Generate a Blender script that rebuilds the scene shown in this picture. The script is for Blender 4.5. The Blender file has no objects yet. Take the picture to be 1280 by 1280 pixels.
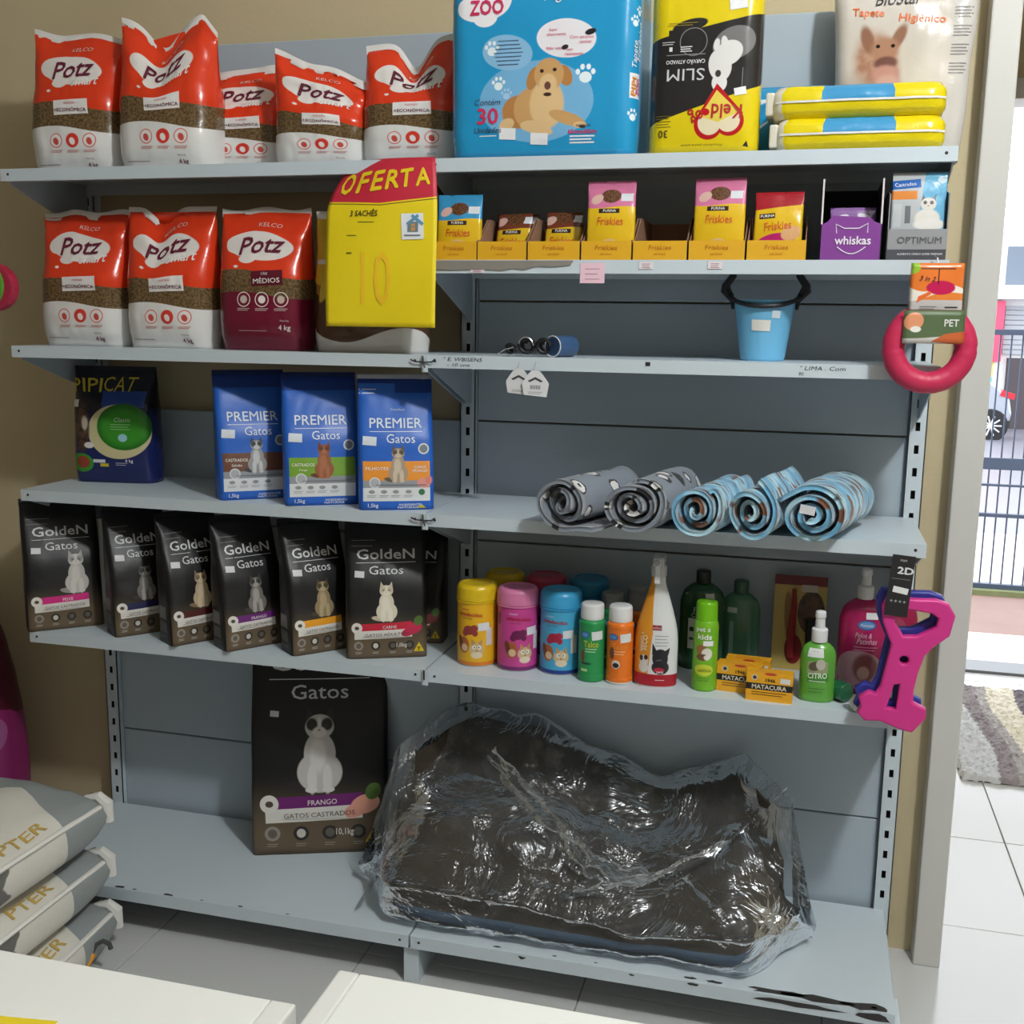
import bpy, bmesh, math, random
from mathutils import Vector, Matrix, noise
scene = bpy.context.scene
COL = scene.collection
R = math.radians
random.seed(7)

# ------------------------------------------------------------------ camera
def setup_camera():
    yaw, pitch, roll, F = .2591, .1735, .0136, 1384.77
    f = Vector((-math.sin(yaw)*math.cos(pitch), math.cos(yaw)*math.cos(pitch), -math.sin(pitch)))
    r0 = Vector((math.cos(yaw), math.sin(yaw), 0)); u0 = r0.cross(f)
    r = r0*math.cos(roll) + u0*math.sin(roll); u = -r0*math.sin(roll) + u0*math.cos(roll)
    cd = bpy.data.cameras.new('camera'); cam = bpy.data.objects.new('camera', cd); COL.objects.link(cam)
    m = Matrix((r, u, -f)).transposed().to_4x4(); m.translation = Vector((.791, -2.5555, 1.4816))
    cam.matrix_world = m
    cd.sensor_fit = 'HORIZONTAL'; cd.sensor_width = 36; cd.lens = 36*F/1280
    cd.clip_start = .05; cd.clip_end = 200
    scene.camera = cam
setup_camera()

# ------------------------------------------------------------------ sky and exposure
w = bpy.data.worlds.new('overcast_sky'); scene.world = w; w.use_nodes = True
bg = w.node_tree.nodes['Background']; bg.inputs[0].default_value = (.90, .95, 1.0, 1); bg.inputs[1].default_value = 4.2
vs = scene.view_settings; vs.view_transform = 'Standard'; vs.look = 'None'; vs.gamma = 1; vs.use_curve_mapping = False
vs.exposure = 0.0
LAMP_POWER = 146.0

# ------------------------------------------------------------------ materials
def lin(c):
    o = []
    for v in c[:3]:
        v = v/255.0
        o.append(v/12.92 if v <= .04045 else ((v+.055)/1.055)**2.4)
    return (o[0], o[1], o[2], 1)
MATS = {}
def base_mat(name):
    m = bpy.data.materials.new(name); m.use_nodes = True
    nt = m.node_tree; b = nt.nodes['Principled BSDF']
    return m, nt, b
def mat(name, col, rough=.5, metal=0, bump=0, bscale=60, var=0, vscale=8, spec=.5, coat=0, alpha=1, trans=0, emit=None):
    if name in MATS: return MATS[name]
    m, nt, b = base_mat(name); c = lin(col)
    b.inputs['Base Color'].default_value = c; b.inputs['Roughness'].default_value = rough
    b.inputs['Metallic'].default_value = metal; b.inputs['Specular IOR Level'].default_value = spec
    b.inputs['Coat Weight'].default_value = coat; b.inputs['Transmission Weight'].default_value = trans
    b.inputs['Alpha'].default_value = alpha
    if emit: b.inputs['Emission Color'].default_value = c; b.inputs['Emission Strength'].default_value = emit
    if bump or var:
        tc = nt.nodes.new('ShaderNodeTexCoord')
    if bump:
        n = nt.nodes.new('ShaderNodeTexNoise'); n.inputs['Scale'].default_value = bscale; n.inputs['Detail'].default_value = 4
        bp = nt.nodes.new('ShaderNodeBump'); bp.inputs['Strength'].default_value = bump; bp.inputs['Distance'].default_value = .01
        nt.links.new(tc.outputs['Object'], n.inputs['Vector']); nt.links.new(n.outputs['Fac'], bp.inputs['Height'])
        nt.links.new(bp.outputs['Normal'], b.inputs['Normal'])
    if var:
        n = nt.nodes.new('ShaderNodeTexNoise'); n.inputs['Scale'].default_value = vscale; n.inputs['Detail'].default_value = 5
        mx = nt.nodes.new('ShaderNodeMix'); mx.data_type = 'RGBA'
        mx.inputs['A'].default_value = tuple(v*(1-var) for v in c[:3])+(1,); mx.inputs['B'].default_value = tuple(min(1, v*(1+var)) for v in c[:3])+(1,)
        nt.links.new(tc.outputs['Object'], n.inputs['Vector']); nt.links.new(n.outputs['Fac'], mx.inputs['Factor'])
        nt.links.new(mx.outputs['Result'], b.inputs['Base Color'])
    MATS[name] = m; return m
def ink(col):
    return mat('ink_%d_%d_%d' % tuple(int(v) for v in col[:3]), col, .45)

class NB:
    """small helper to write shader node trees"""
    def __init__(s, nt): s.nt = nt
    def n(s, t, **k):
        x = s.nt.nodes.new(t)
        for a, v in k.items(): setattr(x, a, v)
        return x
    def l(s, a, b): s.nt.links.new(a, b)
    def math(s, op, a, b=None, c=None):
        x = s.n('ShaderNodeMath', operation=op)
        for i, v in enumerate((a, b, c)):
            if v is None: continue
            if isinstance(v, (int, float)): x.inputs[i].default_value = v
            else: s.l(v, x.inputs[i])
        return x.outputs[0]
    def ramp(s, v, a, b, smooth=True):
        x = s.n('ShaderNodeMapRange'); x.interpolation_type = 'SMOOTHSTEP' if smooth else 'LINEAR'
        s.l(v, x.inputs[0]); x.inputs[1].default_value = a; x.inputs[2].default_value = b
        x.inputs[3].default_value = 0; x.inputs[4].default_value = 1
        return x.outputs[0]
    def mix(s, f, a, b):
        x = s.n('ShaderNodeMix', data_type='RGBA')
        for sock, v in (('Factor', f), ('A', a), ('B', b)):
            if isinstance(v, (tuple, float, int)): x.inputs[sock].default_value = v
            else: s.l(v, x.inputs[sock])
        return x.outputs['Result']

def pmat(name, base, layers, rough=.28, bump=.0, bscale=25, coat=0.0, alpha=1):
    """printed film or card: a stack of flat printed shapes in metres (u across, v up)"""
    if name in MATS: return MATS[name]
    m, nt, b = base_mat(name); g = NB(nt)
    uv = g.n('ShaderNodeUVMap').outputs[0]
    sp = g.n('ShaderNodeSeparateXYZ'); g.l(uv, sp.inputs[0]); X, Z = sp.outputs[0], sp.outputs[1]
    cache = {}
    def colour(c):
        if isinstance(c[0], str):               # ('mot', c1, c2, scale): mottled ink
            n = g.n('ShaderNodeTexNoise'); n.inputs['Scale'].default_value = c[3]; n.inputs['Detail'].default_value = 3
            g.l(uv, n.inputs['Vector'])
            return g.mix(g.ramp(n.outputs['Fac'], .35, .65), lin(c[1]), lin(c[2]))
        return lin(c)
    cur = colour(base)
    def mapping(cx, cz, rx, rz, rot):
        mp = g.n('ShaderNodeMapping', vector_type='TEXTURE'); g.l(uv, mp.inputs[0])
        mp.inputs[1].default_value = (cx, cz, 0); mp.inputs[2].default_value = (0, 0, R(rot)); mp.inputs[3].default_value = (rx, rz, 1)
        return mp.outputs[0]
    for L in layers:
        k = L[0]; op = 1
        if k == 'ell':
            cx, cz, rx, rz, c = L[1:6]; rot = L[6] if len(L) > 6 else 0; soft = L[7] if len(L) > 7 else .0012/min(rx, rz)
            ln = g.n('ShaderNodeVectorMath', operation='LENGTH'); g.l(mapping(cx, cz, rx, rz, rot), ln.inputs[0])
            f = g.math('SUBTRACT', 1, g.ramp(ln.outputs['Value'], max(0, 1-soft), 1+soft*.3))
        elif k == 'ring':
            cx, cz, r1, r0, c = L[1:6]
            ln = g.n('ShaderNodeVectorMath', operation='LENGTH'); g.l(mapping(cx, cz, 1, 1, 0), ln.inputs[0])
            f = g.math('MULTIPLY', g.math('LESS_THAN', ln.outputs['Value'], r1), g.math('GREATER_THAN', ln.outputs['Value'], r0))
        elif k == 'rect':
            x0, z0, x1, z1, c = L[1:6]; rot = L[6] if len(L) > 6 else 0
            ab = g.n('ShaderNodeVectorMath', operation='ABSOLUTE'); g.l(mapping((x0+x1)/2, (z0+z1)/2, (x1-x0)/2, (z1-z0)/2, rot), ab.inputs[0])
            s2 = g.n('ShaderNodeSeparateXYZ'); g.l(ab.outputs[0], s2.inputs[0])
            f = g.math('LESS_THAN', g.math('MAXIMUM', s2.outputs[0], s2.outputs[1]), 1)
        elif k in ('above', 'below'):           # (z0, slope, amp, wavelength, phase, colour[, soft])
            z0, sl, am, wl, ph, c = L[1:7]; soft = L[7] if len(L) > 7 else .0007
            e = g.math('MULTIPLY_ADD', X, -sl, Z)
            if am:
                e = g.math('MULTIPLY_ADD', g.math('SINE', g.math('MULTIPLY_ADD', X, 2*math.pi/wl, ph)), -am, e)
            f = g.ramp(e, z0-soft, z0+soft)
            if k == 'below': f = g.math('SUBTRACT', 1, f)
        elif k == 'poly':                       # convex polygon, counter-clockwise points
            pts, c = L[1], L[2]; f = None
            for i in range(len(pts)):
                (ax, az), (bx, bz) = pts[i], pts[(i+1) % len(pts)]
                nx, nz = -(bz-az), bx-ax; d = nx*ax+nz*az
                e = g.math('GREATER_THAN', g.math('MULTIPLY_ADD', X, nx, g.math('MULTIPLY', Z, nz)), d)
                f = e if f is None else g.math('MULTIPLY', f, e)
        cur = g.mix(f, cur, colour(c))
    if isinstance(cur, tuple): b.inputs['Base Color'].default_value = cur
    else: g.l(cur, b.inputs['Base Color'])
    b.inputs['Roughness'].default_value = rough; b.inputs['Coat Weight'].default_value = coat; b.inputs['Alpha'].default_value = alpha
    if bump:
        n = g.n('ShaderNodeTexNoise'); n.inputs['Scale'].default_value = bscale; n.inputs['Detail'].default_value = 4; n.inputs['Distortion'].default_value = .6
        tc = g.n('ShaderNodeTexCoord'); g.l(tc.outputs['Object'], n.inputs['Vector'])
        bp = g.n('ShaderNodeBump'); bp.inputs['Strength'].default_value = bump; bp.inputs['Distance'].default_value = .012
        g.l(n.outputs['Fac'], bp.inputs['Height']); g.l(bp.outputs['Normal'], b.inputs['Normal'])
    MATS[name] = m; return m

# ------------------------------------------------------------------ objects and meshes
def tag(o, label=None, cat=None, group=None, kind=None):
    if label: o['label'] = label
    if cat: o['category'] = cat
    if group: o['group'] = group
    if kind: o['kind'] = kind
    return o
def thing(name, label, cat, loc=(0, 0, 0), rz=0, group=None, rx=0, ry=0):
    o = bpy.data.objects.new(name, None); COL.objects.link(o); o.empty_display_size = .05
    o.location = loc; o.rotation_euler = (R(rx), R(ry), R(rz))
    return tag(o, label, cat, group)
def link(name, me, parent=None):
    o = bpy.data.objects.new(name, me); COL.objects.link(o)
    if parent: o.parent = parent
    return o
def mesh(name, verts, faces, mats, parent=None, smooth=False, uv=None, mi=None):
    me = bpy.data.meshes.new(name); me.from_pydata([tuple(v) for v in verts], [], faces)
    for m in (mats if isinstance(mats, (list, tuple)) else [mats]): me.materials.append(m)
    if mi: me.polygons.foreach_set('material_index', mi)
    if uv:
        l = me.uv_layers.new(name='UVMap')
        for p in me.polygons:
            for li in p.loop_indices: l.data[li].uv = uv[me.loops[li].vertex_index]
    if smooth: me.polygons.foreach_set('use_smooth', [True]*len(me.polygons))
    me.update(); return link(name, me, parent)
class MB:
    """collects simple solids into one mesh"""
    def __init__(s): s.v = []; s.f = []; s.m = []; s.cur = 0
    def box(s, x0, y0, z0, x1, y1, z1, mi=None):
        k = len(s.v); mi = s.cur if mi is None else mi
        s.v += [(x, y, z) for z in (z0, z1) for y in (y0, y1) for x in (x0, x1)]
        for q in ((0, 2, 3, 1), (4, 5, 7, 6), (0, 1, 5, 4), (2, 6, 7, 3), (0, 4, 6, 2), (1, 3, 7, 5)):
            s.f.append(tuple(k+i for i in q)); s.m.append(mi)
        return s
    def prism(s, pts, a, b, axis='x', mi=0):
        """outline pts extruded along an axis from a to b"""
        k = len(s.v); n = len(pts)
        for t in (a, b):
            for p, q in pts:
                s.v.append({'x': (t, p, q), 'y': (p, t, q), 'z': (p, q, t)}[axis])
        s.f.append(tuple(k+i for i in range(n))[::-1]); s.f.append(tuple(k+n+i for i in range(n)))
        for i in range(n): s.f.append((k+i, k+(i+1) % n, k+n+(i+1) % n, k+n+i))
        s.m += [mi]*(n+2); return s
    def tube(s, pts, r, n=8, closed=False, mi=0):
        k = len(s.v); N = len(pts); P = [Vector(p) for p in pts]
        rr = r if isinstance(r, (list, tuple)) else [r]*N
        up = Vector((0, 0, 1))
        for i in range(N):
            a = P[(i-1) % N] if (closed or i > 0) else P[i]; c = P[(i+1) % N] if (closed or i < N-1) else P[i]
            d = (c-a).normalized()
            if abs(d.dot(up)) > .95: e1 = d.cross(Vector((1, 0, 0))).normalized() if i == 0 else (e1-d*e1.dot(d)).normalized()
            else: e1 = d.cross(up).normalized()
            if i > 0 and e1.dot(pe) < 0: e1 = -e1
            pe = e1; e2 = d.cross(e1)
            for j in range(n):
                t = 2*math.pi*j/n; s.v.append(P[i]+(e1*math.cos(t)+e2*math.sin(t))*rr[i])
        for i in range(N if closed else N-1):
            for j in range(n):
                a, b2 = k+i*n+j, k+i*n+(j+1) % n; c, d2 = k+((i+1) % N)*n+(j+1) % n, k+((i+1) % N)*n+j
                s.f.append((a, b2, c, d2)); s.m.append(mi)
        if not closed:
            s.f.append(tuple(k+j for j in range(n))[::-1]); s.f.append(tuple(k+(N-1)*n+j for j in range(n))); s.m += [mi, mi]
        return s
    def lathe(s, prof, n=24, c=(0, 0, 0), sx=1, sy=1, mi=0):
        k = len(s.v); N = len(prof)
        for r, z in prof:
            for j in range(n):
                t = 2*math.pi*j/n; s.v.append((c[0]+r*sx*math.cos(t), c[1]+r*sy*math.sin(t), c[2]+z))
        for i in range(N-1):
            for j in range(n):
                s.f.append((k+i*n+j, k+i*n+(j+1) % n, k+(i+1)*n+(j+1) % n, k+(i+1)*n+j)); s.m.append(mi)
        s.f.append(tuple(k+j for j in range(n))[::-1]); s.f.append(tuple(k+(N-1)*n+j for j in range(n))); s.m += [mi, mi]
        return s
    def build(s, name, mats, parent=None, smooth=False, bevel=0, seg=2):
        o = mesh(name, s.v, s.f, mats, parent, False, None, s.m)
        me = o.data; bm = bmesh.new(); bm.from_mesh(me); bmesh.ops.recalc_face_normals(bm, faces=bm.faces)
        if bevel:
            bmesh.ops.remove_doubles(bm, verts=bm.verts, dist=1e-6)
            bmesh.ops.bevel(bm, geom=[e for e in bm.edges if e.is_manifold and e.calc_face_angle(0) > .6], offset=bevel, segments=seg, affect='EDGES', profile=.6, clamp_overlap=True)
        if smooth:
            for f in bm.faces: f.smooth = True
            for e in bm.edges:
                if e.is_manifold and e.calc_face_angle(0) > .75: e.smooth = False
        bm.to_mesh(me); bm.free(); return o

def keys(t, ks):
    if t <= ks[0][0]: return ks[0][1]
    for (a, x), (b, y) in zip(ks, ks[1:]):
        if t <= b:
            q = (t-a)/(b-a); q = q*q*(3-2*q); return x+(y-x)*q
    return ks[-1][1]

# ------------------------------------------------------------------ lettering
TEXT = {}
def text_mesh(body, bold=0.0, shear=0.0):
    key = (body, bold, shear)
    if key in TEXT: return TEXT[key]
    cu = bpy.data.curves.new('lettering', 'FONT'); cu.body = body; cu.size = 1; cu.shear = shear
    cu.resolution_u = 2; cu.align_x = 'CENTER'
    ob = bpy.data.objects.new('lettering', cu)
    me = bpy.data.meshes.new_from_object(ob)
    v = [(p.co.x, p.co.y) for p in me.vertices]; f = [tuple(p.vertices) for p in me.polygons]
    bpy.data.objects.remove(ob); bpy.data.meshes.remove(me); bpy.data.curves.remove(cu)
    if not v: v = [(0, 0), (1, 0), (0, 1)]; f = [(0, 1, 2)]
    if bold:                                    # heavier strokes: the same glyphs laid down again, slightly shifted
        n = len(v); v0, f0 = list(v), list(f)
        for i, (dx, dz) in enumerate(((bold*.9, 0), (bold*.45, bold*.5), (bold*.45, -bold*.5))):
            v += [(x+dx, z+dz) for x, z in v0]; f += [tuple(q+n*(i+1) for q in p) for p in f0]
    x0 = min(p[0] for p in v); x1 = max(p[0] for p in v); z0 = min(p[1] for p in v); z1 = max(p[1] for p in v)
    TEXT[key] = (v, f, x0, x1, z0, z1); return TEXT[key]
class Decal:
    """lettering and flat print laid on a surface function surf(x, z) -> local point"""
    def __init__(s, surf, off=.0008): s.surf = surf; s.off = off; s.items = []; s.v = []; s.f = []; s.m = []; s.mats = []
    def start(s, name): s.v = []; s.f = []; s.m = []; s.mats = []; s.items.append((name, s.v, s.f, s.m, s.mats))
    def mi(s, col):
        m = ink(col)
        if m not in s.mats: s.mats.append(m)
        return s.mats.index(m)
    def put(s, x, z, lift=1.0):
        p = s.surf(x, z); e = .002
        n = (s.surf(x+e, z)-s.surf(x-e, z)).cross(s.surf(x, z+e)-s.surf(x, z-e))
        n = n.normalized() if n.length > 1e-12 else Vector((0, -1, 0))
        s.v.append(p+n*s.off*lift)
    def text(s, body, x, z, h, col, w=None, bold=0.0, shear=0.0, rot=0, lift=1.0, arc=0):
        """centred at x, with its middle at z"""
        s.start('lettering')
        v, f, x0, x1, z0, z1 = text_mesh(body, bold, shear)
        sz = h/(z1-z0); sx = (w/(x1-x0)) if w else sz; k = len(s.v); c, sn = math.cos(R(rot)), math.sin(R(rot)); mi = s.mi(col)
        n0 = len(v)//(4 if bold else 1)
        for iv, (px, pz) in enumerate(v):
            a = (px-(x0+x1)/2)*sx; b = (pz-(z0+z1)/2)*sz
            if arc: b -= arc*(a*a)
            s.put(x+a*c-b*sn, z+a*sn+b*c, lift+(iv//n0)*.00012/s.off)
        s.f += [tuple(k+i for i in q) for q in f]; s.m += [mi]*len(f); return s
    def rect(s, x, z, w, h, col, rot=0, lift=.6, nx=4, nz=2, fresh=True):
        if fresh: s.start('printed_panel')
        k = len(s.v); c, sn = math.cos(R(rot)), math.sin(R(rot)); mi = s.mi(col)
        for j in range(nz+1):
            for i in range(nx+1):
                a = (i/nx-.5)*w; b = (j/nz-.5)*h; s.put(x+a*c-b*sn, z+a*sn+b*c, lift)
        for j in range(nz):
            for i in range(nx):
                q = k+j*(nx+1)+i; s.f.append((q, q+1, q+nx+2, q+nx+1)); s.m.append(mi)
        return s
    def lines(s, x, z, w, n, pitch, col, h=.0016, rot=0):
        """a block of print too small to read"""
        s.start('fine_print_lettering')
        for i in range(n): s.rect(x-w*.06*(i % 2), z-i*pitch, w*(1-.12*(i % 2)), h, col, rot, .7, 3, 1, False)
        return s
    def build(s, parent, name=None):
        o = None; first = None
        for nm, v, f, m, mats in s.items:
            if not v: continue
            o = mesh(name or nm, v, f, mats, first if (first and name) else parent, False, None, m)
            if first is None: first = o
        return first
def plane_surf(o, r, u):
    o, r, u = Vector(o), Vector(r).normalized(), Vector(u).normalized()
    return lambda x, z: o+r*x+u*z

# ------------------------------------------------------------------ bags and packs
class Pack:
    """a filled bag: rounded rectangle in plan, depth and width changing with height; x runs along the outline from the middle of the front"""
    def __init__(s, W, H, D, r=.02, dep=((0, .92), (.15, 1), (.55, .95), (1, .06)), wid=((0, 1), (1, 1)), bulge=.01, prof=None, wr=.002, seed=0, lean=0, wf=18, pstart=.5, vs=1):
        s.vs = vs
        s.W, s.H, s.D, s.r, s.dep, s.wid, s.bulge, s.prof, s.wr, s.seed, s.lean, s.wf, s.ps = W, H, D, min(r, W/2.1, D/2.1), dep, wid, bulge, prof, wr, seed, lean, wf, pstart
        q = s.r*math.pi/2; s.L = [W/2-s.r, q, D-2*s.r, q, W-2*s.r, q, D-2*s.r, q, W/2-s.r]; s.tot = sum(s.L)
    def surf(s, x, z):
        v = min(1, max(0, z/s.H)); D = s.D*keys(v, s.dep); W = s.W*keys(v, s.wid); r = min(s.r, D*.49)
        t = x % s.tot; i = 0
        while i < 8 and t > s.L[i]: t -= s.L[i]; i += 1
        f = t/s.L[i] if s.L[i] > 1e-9 else 0
        hw, hd = W/2, D/2; nx = ny = 0
        if i == 0: px, py = f*(hw-r), -hd
        elif i == 1: a = -math.pi/2+f*math.pi/2; px, py = hw-r+r*math.cos(a), -hd+r+r*math.sin(a)
        elif i == 2: px, py = hw, -hd+r+f*(D-2*r)
        elif i == 3: a = f*math.pi/2; px, py = hw-r+r*math.cos(a), hd-r+r*math.sin(a)
        elif i == 4: px, py = hw-r-f*(W-2*r), hd
        elif i == 5: a = math.pi/2+f*math.pi/2; px, py = -hw+r+r*math.cos(a), hd-r+r*math.sin(a)
        elif i == 6: px, py = -hw, hd-r-f*(D-2*r)
        elif i == 7: a = math.pi+f*math.pi/2; px, py = -hw+r+r*math.cos(a), -hd+r+r*math.sin(a)
        else: px, py = -hw+r+f*(hw-r), -hd
        sx = max(-1, min(1, px/hw)); k = keys(v, ((0, .15), (.25, 1), (.6, .9), (1, .05)))
        if i in (0, 1, 7, 8): py -= s.bulge*(1-sx*sx)*k
        if i in (3, 4, 5): py += s.bulge*.3*(1-sx*sx)*k
        if s.wr:
            nv = Vector((px*s.wf+s.seed*7.3, py*s.wf*.7, z*s.wf*.8+s.seed))
            a = noise.noise(nv)+.55*(1-2*abs(noise.noise(nv*2.1)))
            amp = s.wr*keys(v, ((0, .25), (.12, .8), (.6, 1), (1, 1.3)))
            py += a*amp*(-1 if py > 0 else 1); px += noise.noise(nv+Vector((5, 9, 2)))*amp*.6
        zz = v*s.H
        if s.prof:
            q = min(1, max(0, (v-s.ps)/(1-s.ps))); zz += s.prof(sx)*q*q*(3-2*q)
        py += s.lean*v*v
        return Vector((px, py, zz))
    def build(s, parent, m, name='bag_body', nv=26, ns=8):
        cols = []
        acc = 0
        for i, l in enumerate(s.L):
            n = {0: ns, 8: ns, 4: ns, 2: 4, 6: 4}.get(i, 4)
            for j in range(n): cols.append(acc+l*j/n)
            acc += l
        V = []; U = []; F = []; N = len(cols)
        for k in range(nv+1):
            z = s.H*k/nv
            for c in cols+[s.tot-1e-6]:
                V.append(s.surf(c, z)); U.append((c if c <= s.tot/2 else c-s.tot, z*s.vs))
        n1 = N+1
        half = next(i for i, c in enumerate(cols+[s.tot]) if c > s.tot/2)
        for k in range(nv):
            for i in range(N):
                F.append((k*n1+i, k*n1+i+1, (k+1)*n1+i+1, (k+1)*n1+i))
        # duplicate the seam column at the back so that the print is not smeared
        base = len(V)
        for k in range(nv+1): V.append(V[k*n1+half]); U.append((U[k*n1+half-1][0]+.004, U[k*n1+half][1]))
        F = [tuple((base+(q//n1) if (q % n1 == half and any(p % n1 == half-1 for p in f)) else q) for q in f) for f in F]
        F.append(tuple(range(N))[::-1]); F.append(tuple(nv*n1+i for i in range(N)))
        o = mesh(name, V, F, m, parent, True, U)
        bm = bmesh.new(); bm.from_mesh(o.data); bmesh.ops.remove_doubles(bm, verts=bm.verts, dist=2e-6); bmesh.ops.recalc_face_normals(bm, faces=bm.faces); bm.to_mesh(o.data); bm.free()
        return o
    def seal(s, parent, m, h=.014, name='top_seal', nx=24):
        """the pressed strip along the top edge"""
        V = []; F = []
        for j in range(2):
            for side in (-1, 1):
                for i in range(nx+1):
                    sx = -1+2*i/nx; W = s.W*keys(1, s.wid)
                    p = Vector((sx*W/2, s.lean+side*.0012, s.H+(s.prof(sx) if s.prof else 0)-.006+j*(h+.006)))
                    p.y += noise.noise(Vector((sx*3+s.seed, j*.6, 1)))*s.wr*2.0
                    V.append(p)
        n = nx+1
        for i in range(nx):
            for a, b in ((0, 2*n), (n, 3*n)): F.append((a+i, a+i+1, b+i+1, b+i))
            F.append((2*n+i, 2*n+i+1, 3*n+i+1, 3*n+i))
        return mesh(name, V, F, m, parent, True)
def corner_place(cx, cy, W, D, ang):
    """footprint middle of a pack whose front left corner stands at (cx, cy)"""
    a = R(ang); return (cx+W/2*math.cos(a)-D/2*math.sin(a), cy+W/2*math.sin(a)+D/2*math.cos(a))
def front_place(mx, fy, D, ang):
    a = R(ang); return (mx-D/2*math.sin(a), fy+D/2*math.cos(a))
class Can:
    """round container; x runs round the outline from the front"""
    def __init__(s, prof, sx=1, sy=1): s.p = prof; s.sx, s.sy = sx, sy
    def rad(s, z):
        for (r0, z0), (r1, z1) in zip(s.p, s.p[1:]):
            if z0 <= z <= z1 and z1 > z0: return r0+(r1-r0)*(z-z0)/(z1-z0)
        return s.p[-1][0] if z > s.p[-1][1] else s.p[0][0]
    def surf(s, x, z):
        r = s.rad(z); R0 = max(q[0] for q in s.p); a = -math.pi/2+x/R0
        return Vector((r*s.sx*math.cos(a), r*s.sy*math.sin(a), z))
    def build(s, parent, m, name='bottle_body', n=36):
        V = []; U = []; F = []; R0 = max(q[0] for q in s.p)
        for r, z in s.p:
            for j in range(n+1):
                x = (j/n-.5)*2*math.pi*R0; a = -math.pi/2+x/R0
                V.append((r*s.sx*math.cos(a), r*s.sy*math.sin(a), z)); U.append((x, z))
        n1 = n+1
        for k in range(len(s.p)-1):
            for j in range(n): F.append((k*n1+j, k*n1+j+1, (k+1)*n1+j+1, (k+1)*n1+j))
        F.append(tuple(range(n))[::-1]); F.append(tuple((len(s.p)-1)*n1+j for j in range(n)))
        o = mesh(name, V, F, m, parent, False, U)
        bm = bmesh.new(); bm.from_mesh(o.data); bmesh.ops.remove_doubles(bm, verts=bm.verts, dist=1e-6)
        for f in bm.faces: f.smooth = len(f.verts) <= 4
        for e in bm.edges:
            if e.is_manifold and e.calc_face_angle(0) > .7: e.smooth = False
        bm.to_mesh(o.data); bm.free(); return o
def rounded(prof, r=.004):
    """lathe outline with its corners eased"""
    out = [prof[0]]
    for a, b, c in zip(prof, prof[1:], prof[2:]):
        A, B, Cc = Vector(a), Vector(b), Vector(c); l1, l2 = (A-B).length, (Cc-B).length
        if l1 < 1e-6 or l2 < 1e-6: continue
        d = min(r, l1*.45, l2*.45); p = B+(A-B)/l1*d; q = B+(Cc-B)/l2*d
        for t in (0, .33, .67, 1):
            out.append(tuple(p*(1-t)**2+B*2*t*(1-t)+q*t*t))
    out.append(prof[-1]); return out

def sticker(surf, parent, x, z, w, h, col=(235, 235, 238), rot=0, line=True, name='price_sticker'):
    d = Decal(surf, .0011); d.rect(x, z, w, h, col, rot, 1, 4, 2)
    if line: d.lines(x, z+h*.15, w*.55, 2, h*.35, (150, 140, 150), h*.1, rot)
    return d.build(parent, name)

def cat_print(cx, z0, h, fur, dark, chest, eye=(40, 60, 40), nose=(190, 130, 120), tail=True):
    E = []
    if tail: E.append(('ell', cx-.2*h, z0+.07*h, .2*h, .065*h, dark, -8))
    E += [('ell', cx, z0+.24*h, .27*h, .25*h, fur, 0, .06), ('ell', cx+.0*h, z0+.46*h, .19*h, .26*h, fur, 0, .06),
          ('ell', cx-.02*h, z0+.44*h, .11*h, .24*h, chest, 0, .4),
          ('ell', cx-.09*h, z0+.16*h, .06*h, .19*h, chest, 0, .2), ('ell', cx+.09*h, z0+.16*h, .06*h, .19*h, chest, 0, .2),
          ('ell', cx-.1*h, z0+.03*h, .075*h, .035*h, chest), ('ell', cx+.1*h, z0+.03*h, .075*h, .035*h, chest),
          ('poly', [(cx-.17*h, z0+.8*h), (cx-.04*h, z0+.86*h), (cx-.14*h, z0+h)], dark), ('poly', [(cx+.04*h, z0+.86*h), (cx+.17*h, z0+.8*h), (cx+.14*h, z0+h)], dark),
          ('ell', cx, z0+.77*h, .175*h, .145*h, fur, 0, .08), ('ell', cx-.09*h, z0+.8*h, .075*h, .08*h, dark, 0, .3), ('ell', cx+.09*h, z0+.8*h, .075*h, .08*h, dark, 0, .3),
          ('ell', cx, z0+.71*h, .09*h, .07*h, chest, 0, .3), ('ell', cx, z0+.82*h, .022*h, .07*h, chest, 0, .3),
          ('ell', cx-.075*h, z0+.785*h, .028*h, .02*h, eye), ('ell', cx+.075*h, z0+.785*h, .028*h, .02*h, eye), ('ell', cx, z0+.735*h, .02*h, .014*h, nose)]
    return E
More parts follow.
